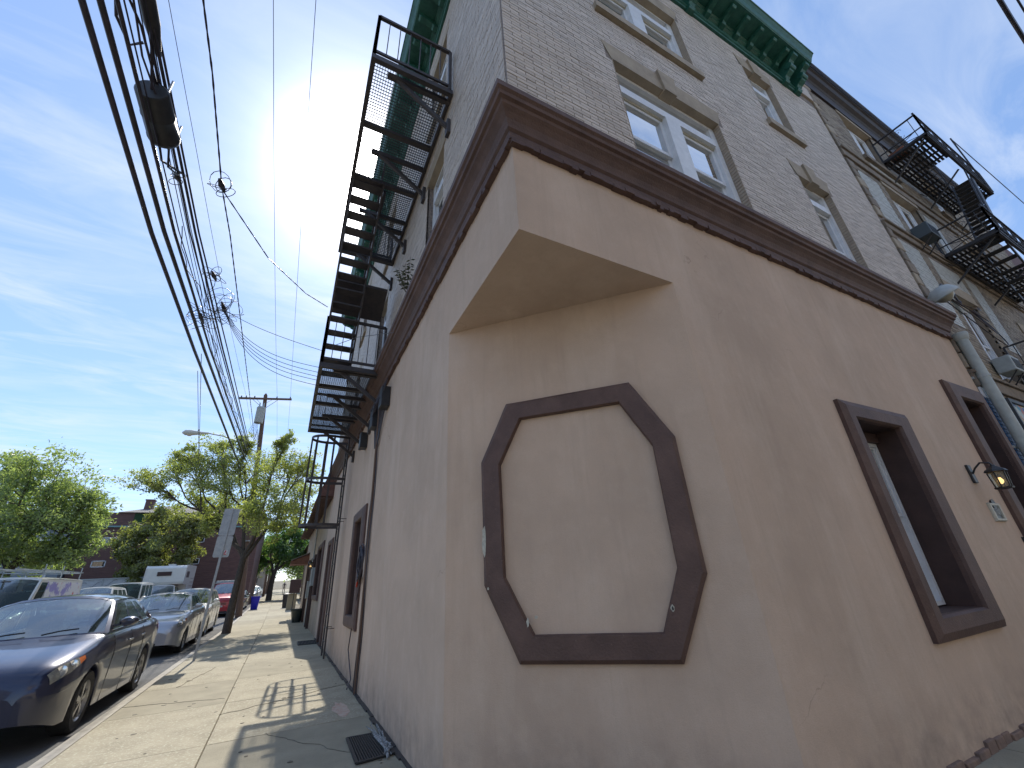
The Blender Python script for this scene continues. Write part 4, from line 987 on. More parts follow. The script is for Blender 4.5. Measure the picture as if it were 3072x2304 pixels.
mb = MB(); mb.tube([(AX-.04, 23.7, 0), (AX-.04, 23.7, 4.2)], .03, 8); mb.build('conduit', GREYP, LB)
# tiled hood
mb = MB(); yh0, yh1 = 16.9, 32.6
sec = [(.0, 5.75), (.06, 5.75), (.50, 4.66), (.52, 4.56), (.0, 4.56)]
n = len(sec); vs = [(AX-d, yh0, z) for d, z in sec]+[(AX-d, yh1, z) for d, z in sec]
mb.add(vs, [tuple(range(n)), tuple(range(2*n-1, n-1, -1))]+[(i, (i+1) % n, n+(i+1) % n, n+i) for i in range(n)]); hood = mb.build('tiled_hood', TILE, LB)
nt_ = 0
for i in range(10):
    y = yh0+.01
    while y < 29 and nt_ < 290:
        t0_ = i/10; d0 = .065+.44*t0_; z0 = 5.74-1.09*t0_; mb = MB(); L_ = .36
        mb.obox((AX-d0-.028, y+L_/2, z0-.05), (0, L_/2-.006, 0), (-.028, 0, -.068), (-.012, 0, .005)); mb.build('shingle', TILE if (nt_*7) % 3 else TILE2, hood); nt_ += 1; y += .40
mb = MB(); y = yh0+.15
while y < yh1: mb.box(AX-.50, AX-.02, y-.035, y+.035, 4.48, 4.56); y += .3
mb.build('rafter_tails', BRN, LB)
# second lantern, small porch roof
l2 = empty('wall_lantern', (AX, 21.3, 2.5), rz=-math.pi/2, label='black carriage lantern on the low tan building further along the pavement', cat='lantern')
for ch in ln.children:
    c = ch.copy(); COL.objects.link(c); c.parent = l2
    if ch.name.startswith('bulb'): c.hide_render = False
mb = MB(); mb.prism([(.35, 2.75), (AX, 2.75), (AX, 3.25), (.45, 2.95), (.35, 2.9)], lambda s, t, d: (s, d, t+.05), 28.6, 30.4); o = mb.build('porch_roof', TILE2, LB, bevel=.01)
mb = MB(); mb.prism([(.40, 2.97), (AX, 3.32), (AX, 3.36), (.38, 3.0)], lambda s, t, d: (s, d, t+.05), 28.5, 30.5); mb.build('porch_shingles', mat('grey shingles', (.3, .27, .25), (.2, .18, .17), 20), LB)
# planters and bins along the wall
pl_ = empty('planter', (.98, 26.2, 0), label='large dark round plant tub standing by the tan wall', cat='planter')
mb = MB(); mb.lathe((0, 0, 0), [(.19, 0), (.20, .02), (.30, .52), (.335, .54), (.335, .60), (.30, .60), (.285, .50), (.001, .48)], 28); mb.build('tub', TERR, pl_, smooth=True)
mb = MB(); mb.lathe((0, 0, 0), [(.001, .50), (.282, .50), (.001, .505)], 20); mb.build('soil', DIRT, pl_)
cb = MB(); cb.box(-.3, .3, -.4, .4, 0, 1.05); o = cb.build('concrete_cabinet', CONC2, bevel=.02); o.location = (.92, 38, gz(38)); tag(o, 'pale concrete cabinet against the wall behind the round tub', 'cabinet')
cb = MB(); cb.lathe((0, 0, 0), [(.22, 0), (.28, .9), (.31, .92), (.31, .97), (.05, 1.05)], 16); o = cb.build('trash_can', BLACKP, smooth=True); o.location = (.60, 41, gz(41)); tag(o, 'black rubbish bin beyond the concrete cabinet', 'bin')
cb = MB(); cb.box(-.35, .35, -.5, .5, 1.1, 2.0); o = cb.build('shade_screen', mat('dark woven screen', (.06, .035, .035), (.04, .025, .025), 20), bevel=.03); o.location = (1.0, 37.4, gz(37)); 
cb = MB(); cb.tube([(0, 0, 0), (0, 0, 1.15)], .03, 6); cb.build('screen_post', BLACKP, o); tag(o, 'dark woven screen box above the concrete cabinet', 'screen')

# ------------------------------------------------------------------ vehicles
def paint(name, c, c2=None, met=.3):
    return mat(name, c, c2 or tuple(x*.8 for x in c), 2.5, .28, metal=met, coat=.8)
CARGLASS = glass_mat('car glass', (.55, .66, .63), 1.45, .02, .42, (.085, .115, .11), .32)
TYRE = mat('tyre rubber', (.02, .02, .021), (.03, .03, .03), 20, .85)
RIM = mat('alloy wheel', (.42, .42, .42), (.3, .3, .3), 12, .3, metal=.8)
UNDER = mat('dark underbody', (.012, .012, .013), rough=.9)
CHROME = mat('bright trim', (.6, .6, .6), rough=.15, metal=1)
LAMP = mat('clear lamp lens', (.30, .30, .26), (.16, .16, .15), 14, .12, coat=.6)
AMBER = mat('amber lens', (.55, .14, .03), rough=.2, coat=.6)
SEAT = mat('dark grey seat cloth', (.045, .05, .052), (.03, .03, .033), 20, .9)
PLATE = mat('licence plate', (.55, .55, .5), (.4, .42, .45), 30, .5)
DARKTRIM = mat('black trim', (.02, .02, .022), rough=.5)

def lerp(a, b, t): return a+(b-a)*t
def interp(tab, t):
    n = len(tab)
    if t <= tab[0][0]: return tab[0][1]
    if t >= tab[-1][0]: return tab[-1][1]
    i = 0
    while t > tab[i+1][0]: i += 1
    def sl(j): return (tab[j+1][1]-tab[j][1])/(tab[j+1][0]-tab[j][0])
    def tan(j):
        if j == 0: return sl(0)
        if j == n-1: return sl(n-2)
        a, b = sl(j-1), sl(j)
        return 0 if a*b <= 0 else 2*a*b/(a+b)
    h = tab[i+1][0]-tab[i][0]; k = (t-tab[i][0])/h; a, b = tab[i][1], tab[i+1][1]; m0, m1 = tan(i)*h, tan(i+1)*h
    return (2*k**3-3*k*k+1)*a+(k**3-2*k*k+k)*m0+(-2*k**3+3*k*k)*b+(k**3-k*k)*m1
def resample(pr, n):
    tb = list(range(len(pr))); xs_ = [(i, p[0]) for i, p in enumerate(pr)]; zs_ = [(i, p[1]) for i, p in enumerate(pr)]
    return [(interp(xs_, (len(pr)-1)*i/n), interp(zs_, (len(pr)-1)*i/n)) for i in range(n+1)]
SEDAN = dict(L=4.75, W=1.82, top=[(0, .54), (.02, .63), (.05, .69), (.10, .74), (.18, .785), (.35, .835), (.9, .935), (1.35, 1.0), (1.6, 1.02), (3.7, 1.07), (3.95, 1.09), (4.5, 1.07), (4.68, 1.02), (4.75, .85)],
             wid=[(0, .62), (.02, .72), (.05, .79), (.10, .85), (.18, .90), (.32, .95), (.6, .985), (1.2, 1), (3.8, 1), (4.4, .96), (4.68, .88), (4.75, .80)],
             gh=((1.32, .99), (2.05, 1.43), (3.15, 1.45), (3.98, 1.07)), wheels=(.96, 3.70), wr=.325, side=[(.07, .40), (.44, .70), (.735, .90)])
SUVP = dict(L=4.7, W=1.86, top=[(0, .72), (.04, .85), (.12, .92), (.4, .98), (1.0, 1.06), (1.35, 1.10), (3.9, 1.16), (4.5, 1.15), (4.66, 1.08), (4.7, .9)],
            wid=[(0, .80), (.06, .88), (.2, .95), (.6, 1), (4.3, 1), (4.62, .95), (4.7, .88)],
            gh=((1.25, 1.07), (1.95, 1.62), (4.1, 1.62), (4.55, 1.15)), wheels=(.95, 3.72), wr=.35, side=[(.06, .36), (.40, .66), (.70, .93)])
VANP = dict(L=5.3, W=2.0, top=[(0, .80), (.04, .98), (.12, 1.08), (.5, 1.16), (.85, 1.24), (5.2, 1.26), (5.3, 1.2)], wid=[(0, .86), (.06, .93), (.25, 1), (5.2, 1), (5.3, .97)],
            gh=((.75, 1.22), (1.45, 2.1), (5.15, 2.12), (5.28, 1.24)), wheels=(.95, 4.2), wr=.36, side=[(.035, .17)])
JEEP = dict(L=4.3, W=1.8, top=[(0, .95), (.03, 1.02), (.1, 1.05), (1.2, 1.10), (4.2, 1.12), (4.3, 1.1)], wid=[(0, .80), (.1, .84), (.9, .9), (1.3, 1), (4.3, 1)],
            gh=((1.25, 1.10), (1.45, 1.78), (4.15, 1.78), (4.28, 1.12)), wheels=(.75, 3.3), wr=.39, side=[(.04, .33), (.37, .62), (.66, .94)])
PICK = dict(L=5.6, W=1.98, top=[(0, .85), (.04, 1.05), (.12, 1.12), (.4, 1.16), (1.3, 1.2), (5.5, 1.22), (5.6, 1.15)], wid=[(0, .88), (.06, .94), (.25, 1), (5.6, 1)],
            gh=((1.35, 1.18), (1.95, 1.85), (3.3, 1.86), (3.55, 1.2)), wheels=(1.0, 4.5), wr=.39, side=[(.08, .44), (.50, .90)])

def vehicle(name, label, P, xr, yf, m, H=None, road=-.075, group=None, seats=True, glassm=None, cat='car'):
    """xr: x of the kerb-side flank; yf: y of the front bumper (the car faces the camera)"""
    o = empty(name, (xr-P['W']/2, yf, road+gz(yf)), label=label, cat=cat, group=group)
    if gz(yf) > 0: o.rotation_euler = (math.atan(.0175), 0, 0)
    W2 = P['W']/2; L = P['L']; zs = (H/ max(P['gh'][1][1], P['gh'][2][1])) if H else 1
    top = [(a, b*zs) for a, b in P['top']]; gh = [(a, b*zs) for a, b in P['gh']]; wr = P['wr']; gm = glassm or CARGLASS
    def arch(t, zb):
        for c in P['wheels']:
            q = (wr+.065)**2-(t-c)**2
            if q > 0: zb = max(zb, wr+math.sqrt(q)*.96)
        return zb
    def sec(t):
        zt = interp(top, t); w_ = W2*interp(P['wid'], t); zb = .20+.10*max(0, 1-t/.35)+.10*max(0, (t-L+.4)/.4)
        za = min(arch(t, zb), zt-.12); zt_ = zt
        zk = min(max(za+.02, .46*zs+.05), zt-.06)
        raw = [(0, zt_+.018), (.35*w_, zt_+.014), (.68*w_, zt_), (.86*w_, zt_-.025), (.945*w_, zt_-.075), (.985*w_, zt_-.17 if zt_-.17 > zk else (zt_+zk)/2), (1.0*w_, max(zk, zt_-.30) if zt_-.3 > za else zk), (.985*w_, zk if zk > za else za+.01), (.965*w_, za+.0), (.80*w_, zb+.0 if za <= zb+.001 else za)]
        return resample(raw, 18)
    def S_(t, s, off=0):
        pr = sec(t); n = len(pr)-1; k = min(int(s*n), n-1); f = s*n-k; a, b = pr[k], pr[k+1]
        x, z = lerp(a[0], b[0], f), lerp(a[1], b[1], f)
        if off:
            nx, nz = (b[1]-a[1])*-1, (b[0]-a[0]); l = math.hypot(nx, nz) or 1; x += off*nx/l*1; z += off*nz/l
        return x, z
    ts = [0, .008, .02, .035, .055, .08, .11, .15, .2, .26, .32, .38]
    t = .43
    while t < L-.3: ts.append(round(t, 3)); t += .055
    ts += [L-.28, L-.18, L-.1, L-.05, L]
    mb = MB()
    rings = []
    for t in ts:
        pr = sec(t); rings.append([(-x, t, z) for x, z in reversed(pr)]+[(x, t, z) for x, z in pr[1:]])
    n = len(rings[0]); vs = [p for r in rings for p in r]; fs = []
    for i in range(len(ts)-1):
        for j in range(n-1): fs.append((i*n+j, i*n+j+1, (i+1)*n+j+1, (i+1)*n+j))
    fs.append(tuple(range(n))); fs.append(tuple(range((len(ts)-1)*n+n-1, (len(ts)-1)*n-1, -1)))
    mb.add(vs, fs)
    # cabin shell
    (ta, za), (tb, zb), (tc_, zc), (td, zd) = gh; wb = W2*.90; wt = W2*.70 if P not in (VANP, JEEP) else W2*.84
    def side(u, v, sg, off=0):
        tt = lerp(lerp(ta+.12, tb, v), lerp(td-.12, tc_, v), u); zz = lerp(lerp(interp(top, ta+.1)-.02, interp(top, td-.1)-.02, u), lerp(zb, zc, u)-.05, v)
        x = lerp(wb, wt, v**1.25)+off; return (sg*x, tt, zz)
    us = sorted({0, 1, *[a for s_ in P['side'] for a in s_]}); v0, v1 = .06, .90
    def inwin(u): return any(a < u < b for a, b in P['side'])
    for sg in (-1, 1): mb.grid(lambda u, v: side(u, v, sg), us, [0, v0, .35, .65, v1, 1], lambda u, v: not (inwin(u) and v0 < v < v1))
    def roofp(u, k):          # k -1..1 across
        tt = lerp(tb, tc_, u); z = lerp(zb, zc, u)+.045*(1-k*k)+.02*math.sin(math.pi*u)-.05*(abs(k)**6); return (k*wt*1.0, tt, z)
    ks = [-1, -.93, -.8, -.5, 0, .5, .8, .93, 1]
    mb.grid(roofp, [i/10 for i in range(11)], ks)
    def wind(u, k, off=0):    # u 0 base..1 roof
        kk = abs(k); x = k*lerp(wb, wt, u**1.1); base = ta+.12*kk**2.2-.10*(1-kk*kk)
        tt = lerp(base, tb-.0, u)-off*.6; z = lerp(interp(top, ta)+.0, zb-.05*(kk**6)+.045*(1-k*k), u)+.025*math.sin(math.pi*u)+off*.8; return (x, tt, z)
    def rear(u, k, off=0):
        kk = abs(k); x = k*lerp(wb, wt, u**1.1); base = td-.12*kk**2.2+.08*(1-kk*kk)
        tt = lerp(base, tc_, u)+off*.6; z = lerp(interp(top, td), zc-.05*(kk**6)+.045*(1-k*k), u)+off*.8; return (x, tt, z)
    kg = [-1, -.94, -.7, -.35, 0, .35, .7, .94, 1]; ug = [0, .04, .3, .6, .93, 1]
    for fn in (wind, rear): mb.grid(fn, ug, kg, lambda u, k: not (.04 < u < .93 and abs(k) < .94))
    body = mb.build('body', m, o, smooth=True)
    mb = MB(); mb.grid(lambda u, k: wind(u, k, -.004), [.04, .2, .4, .6, .8, .93], [-.94, -.7, -.35, 0, .35, .7, .94]); mb.build('windscreen', gm, o, smooth=True)
    mb = MB(); mb.grid(lambda u, k: rear(u, k, -.004), [.04, .3, .6, .93], [-.94, -.5, 0, .5, .94]); mb.build('rear_window', gm, o, smooth=True)
    for sg in (-1, 1):
        for a, b in P['side']:
            mb = MB(); mb.grid(lambda u, v: side(u, v, sg, -.006), [a, (a+b)/2, b], [v0, .35, .65, v1]); mb.build('side_window', gm, o, smooth=True)
            mb = MB(); p = [side(a, v0, sg, .003), side(b, v0, sg, .003)]; mb.tube(p, .008, 5); mb.build('window_trim', CHROME, o)
    # seams and handles
    for sg in (-1, 1):
        mb = MB()
        for a in [P['side'][0][0]]+[s_[1]+.02 for s_ in P['side'][:2]]:
            tt = lerp(ta+.12, td-.12, a)
            pts = [(sg*(S_(tt, s/9+.0, 0)[0]+.0015), tt+.02*math.sin(s), S_(tt, s/9)[1]) for s in range(4, 9)]; mb.tube(pts, .0045, 4)
        mb.build('door_seam', DARKTRIM, o)
        for s_ in P['side'][:2]:
            tt = lerp(ta+.12, td-.12, s_[1]-.03); x, z = S_(tt, 5.3/9); mb = MB(); mb.bar((sg*(x+.018), tt-.09, z), (sg*(x+.018), tt+.09, z+.004), .02, .028); mb.build('door_handle', CHROME if m in chrome_set else m, o, bevel=.005)
        # mirror
        tt = ta+.36; x = wb*1.0; z = interp(top, tt)+.09
        mb = MB(); prof = [(-.085, .001), (-.08, .06), (-.03, .085), (.04, .082), (.075, .06), (.08, .001)]
        nn_ = 12; vs = []; fs = []
        for (h, r) in prof:
            for q in range(nn_): an = 2*math.pi*q/nn_; vs.append((sg*(x+.15)+r*1.35*math.cos(an), tt+h, z+r*.78*math.sin(an)))
        for i in range(len(prof)-1):
            for q in range(nn_): fs.append((i*nn_+q, i*nn_+(q+1) % nn_, (i+1)*nn_+(q+1) % nn_, (i+1)*nn_+q))
        mb.add(vs, fs); mb.bar((sg*(x-.03), tt, z-.05), (sg*(x+.10), tt, z-.02), .05, .03); mb.build('wing_mirror', m if P not in (VANP,) else DARKTRIM, o, smooth=True)
        # lamps wrap the corner of the nose
        def lampf(q, b, off=.006):
            t = .012+.60*q; s0 = .34+.10*q+.06*(1-q)**4; s1 = .60-.10*q-.10*(1-q)**3; s_ = lerp(s0, s1, b); x, z = S_(t, s_); return (sg*(x+off), t-off*1.2*(1-q), z+off*.6)
        nq = 14
        mb = MB(); mb.grid(lambda q, b: lampf(q, b), [k_/nq for k_ in range(2, int(nq*.8)+1)], [0, .25, .5, .75, 1]); mb.build('headlight', LAMP, o, smooth=True)
        mb = MB(); mb.grid(lambda q, b: lampf(q, b), [k_/nq for k_ in range(int(nq*.8), nq+1)], [.1, .35, .65, .95]); mb.build('indicator', AMBER, o, smooth=True)
        for q, r_ in ((.30, .055), (.55, .05)):
            c_ = Vector(lampf(q, .5, .012)); mb = MB(); mb.lathe(tuple(c_), [(.001, -.004), (r_*.5, -.006), (r_, .0), (r_*.9, .004)], 14, 'y'); mb.build('reflector', CHROME, o, smooth=True)
        mb = MB(); mb.grid(lambda t, s: (sg*(S_(t, s)[0]+.006), t, S_(t, s)[1]), [L-.42, L-.3, L-.18, L-.1], [s/18 for s in (8, 9.5, 11)]); mb.build('tail_light', mat('red lens', (.4, .01, .01), rough=.2, coat=.5) if 'red lens' not in bpy.data.materials else bpy.data.materials['red lens'], o, smooth=True)
    # grille, plate, bumper slot
    w0 = W2*P['wid'][0][1]; zt = top[0][1]
    mb = MB()
    for i in range(5): mb.box(-w0*.45, w0*.45, -.012, .01, zt-.16+i*.03, zt-.145+i*.03)
    mb.build('grille', DARKTRIM, o)
    mb = MB(); mb.box(-w0*.6, w0*.6, -.008, .01, .27, .36); mb.build('air_intake', DARKTRIM, o)
    mb = MB(); mb.box(-.16, .16, -.022, -.008, zt-.30, zt-.2); mb.build('number_plate', PLATE, o, bevel=.004)
    # wheels
    for tw in P['wheels']:
        for sg in (-1, 1):
            xw = sg*(W2*.985-.02); r = wr
            mb = MB(); prof = [(r*.66, -.10), (r*.93, -.105), (r, -.075), (r, .075), (r*.93, .105), (r*.66, .10), (r*.62, .06), (r*.62, -.06)]
            mb.lathe((0, 0, 0), [(a, b) for a, b in prof]+[(r*.66, -.10)], 28, 'x'); mb.f = mb.f[:-2]; mb.mi = mb.mi[:-2]
            wh = mb.build('wheel', TYRE, o, smooth=True); wh.location = (xw-sg*.10, tw, r)
            mb = MB(); mb.lathe((0, 0, 0), [(.04, sg*.085), (.055, sg*.07), (.001, sg*.09)], 12, 'x')
            mb.lathe((0, 0, 0), [(r*.665, sg*.095), (r*.64, sg*.10), (r*.58, sg*.06), (r*.60, sg*.02)], 28, 'x'); mb.f = mb.f[:-2]; mb.mi = mb.mi[:-2]
            for q in range(5):
                a = q*2*math.pi/5+.3
                for da in (-.11, .11): mb.bar((sg*.075, .03*math.cos(a), .03*math.sin(a)), (sg*.07, r*.62*math.cos(a+da), r*.62*math.sin(a+da)), .03, .026, up=(1, 0, 0))
            mb.build('rim', RIM, wh)
            mb = MB(); mb.lathe((0, 0, 0), [(.001, sg*.01), (r*.6, sg*.0)], 20, 'x'); mb.build('brake_disc', UNDER, wh)
    mb = MB(); mb.box(-W2*.80, W2*.80, .35, L-.3, .24, .46)
    for tw in P['wheels']: mb.box(-W2*.78, W2*.78, tw-wr-.03, tw+wr+.03, .4, wr*2+.03)
    mb.build('underbody', UNDER, o)
    if seats:
        zz = interp(top, ta)*.98
        mb = MB(); mb.box(-W2*.82, W2*.82, ta+.02, ta+.55, zz-.2, zz-.035); mb.build('dashboard', SEAT, o, bevel=.03)
        for row, y_ in enumerate((tb+.55, min(tc_-.1, tb+1.35))):
            for sx in (-.36, .36):
                mb = MB(); mb.box(sx-.23, sx+.23, y_, y_+.14, .5, zb-.42); mb.box(sx-.13, sx+.13, y_+.02, y_+.12, zb-.38, zb-.2); mb.bar((sx-.05, y_+.07, zb-.44), (sx-.05, y_+.07, zb-.3), .015); mb.bar((sx+.05, y_+.07, zb-.44), (sx+.05, y_+.07, zb-.3), .015); mb.build('seat', SEAT, o, bevel=.04)
        mb = MB(); pts = [(.36+.18*math.cos(i*.45), ta+.62+.06*math.sin(i*.45), zz+.0+.16*math.sin(i*.45)) for i in range(15)]; mb.tube(pts, .014, 6); mb.build('steering_wheel', DARKTRIM, o)
        mb = MB(); mb.box(-.12, .12, tb-.12, tb-.09, zb-.13, zb-.07); mb.build('rear_view_mirror', DARKTRIM, o, bevel=.01)
    for k in (-.45, .2):
        mb = MB(); a = wind(.03, k, .03); b = wind(.10, k+.42, .03); mb.tube([a, ((a[0]+b[0])/2, (a[1]+b[1])/2-.005, (a[2]+b[2])/2+.01), b], .009, 5); mb.build('wiper', DARKTRIM, o)
    return o
NAVY = paint('dark blue car paint', (.014, .020, .055), (.012, .017, .046), .35)
SILV = paint('silver car paint', (.42, .43, .46), (.38, .39, .42), .6)
WHT = paint('white car paint', (.70, .70, .66), (.64, .64, .60), .0)
RED = paint('red car paint', (.38, .02, .04), (.30, .015, .03), .2)
DGREY = paint('dark grey car paint', (.05, .05, .06), None, .4)
chrome_set = (NAVY, SILV)
cA = vehicle('parked_car', 'dark blue sedan parked nearest the camera at the kerb', SEDAN, -2.2, 7.86, NAVY, H=1.50); cA.scale = (1.06, 1.06, 1.09)
vehicle('parked_car', 'silver sedan parked behind the dark blue one, dappled with leaf shade', SEDAN, -2.40, 17.2, SILV, H=1.66)
vehicle('parked_car', 'cream white car parked between the silver sedan and the red truck', SUVP, -2.50, 23.0, WHT, H=1.80)
rs = vehicle('parked_truck', 'red sport utility truck with a roof rack behind the street tree', SUVP, -2.45, 36.6, RED, H=2.02, cat='truck')
mb = MB(); mb.box(-.75, .75, 2.0, 3.9, 2.04, 2.10); mb.box(-.7, .7, 2.1, 3.0, 2.10, 2.22); mb.build('roof_rack', GREYP, rs, bevel=.01)
vehicle('parked_car', 'dark grey car parked beyond the red truck', SEDAN, -2.3, 43.5, DGREY, seats=False)
GRAF = mat('swirly van livery', (.62, .62, .64), (.25, .22, .50), 2.2, .4, lo=.50, hi=.56, speck=(3.1, (.50, .10, .10), .60))
vn = vehicle('parked_van', 'white van with colourful livery and roof rack at the left edge', VANP, -7.25, 20.1, WHT, H=2.42, cat='van')
mb = MB(); mb.box(.985, 1.004, 1.75, 5.0, .75, 1.28); v0_ = (lambda a: a)
mb.prism([(1.80, 1.48), (5.0, 1.48), (4.95, 2.28), (1.95, 2.28)], lambda s, t, d: (1.0*.90+d-(t-1.45)*.075+.014, s, t), 0, .012)
mb.build('side_livery', GRAF, vn)
mb = MB()
for y in (1.5, 3.0, 4.8): mb.bar((-.8, y, 2.64), (.8, y, 2.64), .03); mb.bar((-.8, y, 2.4), (-.8, y, 2.72), .03); mb.bar((.8, y, 2.4), (.8, y, 2.84), .03)
for x in (-.8, .8): mb.bar((x, 1.4, 2.66), (x, 5.0, 2.66), .035)
for x in (-.2, .25): mb.bar((x, 1.0, 2.69), (x, 5.4, 2.69), .05)
mb.build('roof_rack', GREYP, vn)
vehicle('parked_car', 'white compact utility car parked behind the livery van', SUVP, -7.25, 28.0, WHT, H=2.15)
vehicle('parked_jeep', 'boxy white off-road car with a dark roof across the street', JEEP, -7.2, 33.0, WHT, H=2.28, cat='off-roader')
tk = vehicle('camper_truck', 'white pickup carrying a tall white camper cabin across the street', PICK, -6.3, 37.5, WHT, H=2.1, cat='camper')
mb = MB()
mb.prism([(3.2, 1.25), (5.9, 1.25), (5.95, 3.35), (2.1, 3.35), (1.95, 3.2), (1.9, 2.3), (2.0, 2.13), (3.2, 2.13)], lambda s, t, d: (d, s, t), -1.15, 1.15)
cmp_ = mb.build('camper_cabin', WHT, tk, bevel=.04)
mb = MB(); mb.box(1.145, 1.16, 2.5, 3.5, 2.55, 2.95); mb.box(-.45, .35, 1.88, 1.93, 2.70, 2.96); mb.build('cabin_window', BRN_IN, tk)
mb = MB(); mb.box(.0, .4, 2.2, 2.6, 3.35, 3.45); mb.build('roof_vent', WHT, tk, bevel=.02)
mb = MB()
for i in range(3): mb.bar((1.17, 4.2, 2.0+.25*i), (1.17, 5.6, 2.0+.25*i), .02)
mb.build('side_rail', CHROME, tk)
# far traffic
for i, (x, y, M_, lb) in enumerate(((-2.3, 62, SILV, 'pale parked car far down the kerb before the big green tree'), (-2.2, 70, WHT, 'white parked car furthest down the kerb'))):
    vehicle('parked_car', lb, SEDAN, x, y, M_, seats=False)
# motorcycle
mc = empty('motorcycle', (-2.35, 38.4, gz(38)-.07), label='dark motorcycle with round cargo hump between telegraph pole and blue bin', cat='motorcycle')
for y in (0, 1.4):
    mb = MB(); pts = [(0, y+.30*math.cos(i*math.pi/10), .31+.30*math.sin(i*math.pi/10)) for i in range(21)]; mb.tube(pts, .055, 8); wh = mb.build('wheel', TYRE, mc, smooth=True)
    mb = MB()
    for i in range(6): a = i*math.pi/3; mb.bar((0, y, .31), (0, y+.27*math.cos(a), .31+.27*math.sin(a)), .02)
    mb.build('rim', RIM, wh)
mb = MB(); mb.tube([(0, .35, .75), (0, .5, .9), (0, .8, .85), (0, 1.1, .8), (0, 1.6, .85)], [.08, .15, .13, .12, .06], 10); mb.build('tank_and_seat', DGREY, mc, smooth=True)
mb = MB(); mb.box(-.13, .13, .5, 1.0, .3, .65); mb.tube([(.12, .6, .35), (.16, 1.5, .4)], .05, 8); mb.build('engine', mat('engine metal', (.2, .2, .2), rough=.4, metal=.7), mc, bevel=.03)
mb = MB(); mb.tube([(-.09, 0, .31), (-.09, .3, .95)], .025, 6); mb.tube([(.09, 0, .31), (.09, .3, .95)], .025, 6); mb.tube([(-.36, .45, 1.05), (-.1, .3, 1.0), (.1, .3, 1.0), (.36, .45, 1.05)], .018, 6); mb.build('handlebar', CHROME, mc)
mb = MB(); mb.lathe((0, .2, .88), [(.02, -.09), (.09, -.06), (.09, .05), (.03, .08)], 12, 'y'); mb.build('headlight', LAMP, mc, smooth=True)
mb = MB(); mb.lathe((0, 1.2, 1.05), [(.001, -.22), (.18, -.16), (.26, .02), (.2, .2), (.001, .27)], 14); mb.build('cargo_bag', BLACKP, mc, smooth=True)

# ------------------------------------------------------------------ street furniture
def bar_o(name, parent, m, *seg, r=.05, n=10): mb = MB(); mb.tube(list(seg), r, n); return mb.build(name, m, parent, smooth=True)
bn_ = MB(); pr = [(.20, 0), (.22, .02), (.30, .86), (.33, .87), (.33, .92), (.29, .92), (.20, .05), (.001, .05)]
vs = []; n = 4
def rr_ring(r, z, k=6):
    out = []
    for cx, cy, a0 in ((1, 1, 0), (-1, 1, 90), (-1, -1, 180), (1, -1, 270)):
        for j in range(k): a = R(a0+90*j/(k-1)); out.append(((r-.06)*cx+.06*math.cos(a), (r-.06)*cy+.06*math.sin(a), z))
    return out
rg = [rr_ring(max(r, .07), z) for r, z in pr[:-1]]; n = len(rg[0]); fs = []
for i in range(len(rg)-1):
    for j in range(n): fs.append((i*n+j, i*n+(j+1) % n, (i+1)*n+(j+1) % n, (i+1)*n+j))
fs.append(tuple(range((len(rg)-1)*n, len(rg)*n)))
bn_.add([p for g in rg for p in g], fs); o = bn_.build('recycling_bin', PLAST, smooth=True); o.location = (-1.55, 41.5, gz(41.5)); tag(o, 'open bright blue recycling bin at the kerb beyond the telegraph pole', 'bin')
# sign post seen from behind
sg_ = empty('sign_post', (-1.66, 14.7, 0), label='leaning steel post with two grey sign plates seen from behind', cat='sign')
mb = MB()
A_ = Vector((0, 0, -.02)); B_ = Vector((.10, 0, 3.74)); mb.bar(A_, B_, .055, .012, up=(0, 1, 0)); mb.bar(A_+Vector((-.025, .014, 0)), B_+Vector((-.025, .014, 0)), .008, .03, up=(0, 1, 0)); mb.bar(A_+Vector((.025, .014, 0)), B_+Vector((.025, .014, 0)), .008, .03, up=(0, 1, 0))
mb.build('post', GALV, sg_)
def plate(z0, z1, c0, c1):
    mb = MB(); w_ = .19; mb.prism([(c0-w_, z0+.03), (c0-w_+.03, z0), (c0+w_-.03, z0), (c0+w_, z0+.03), (c1+w_, z1-.03), (c1+w_-.03, z1), (c1-w_+.03, z1), (c1-w_, z1-.03)], lambda s, t, d: (s, d, t), .03, .036); return mb.build('sign_plate', GALV, sg_)
plate(2.98, 3.72, .078, .10); plate(2.41, 2.97, .062, .077)
mb = MB(); mb.box(.12, .20, .018, .0299, 2.47, 2.60); mb.build('sticker', mat('white sticker', (.6, .6, .62)), sg_)
mb = MB(); mb.box(.125, .185, .016, .018, 2.475, 2.49); mb.box(.125, .145, .016, .018, 2.49, 2.54); mb.box(.17, .185, .016, .018, 2.49, 2.51); mb.box(.145, .17, .0155, .018, 2.53, 2.585); mb.build('sticker_print', mat('red print', (.45, .03, .06)), sg_)
mb = MB(); mb.lathe((.095, .01, 3.5), [(.001, -.012), (.012, -.01), (.012, .01)], 6, 'y'); mb.lathe((.07, .01, 2.7), [(.001, -.012), (.012, -.01), (.012, .01)], 6, 'y'); mb.build('bolt', GALV, sg_)

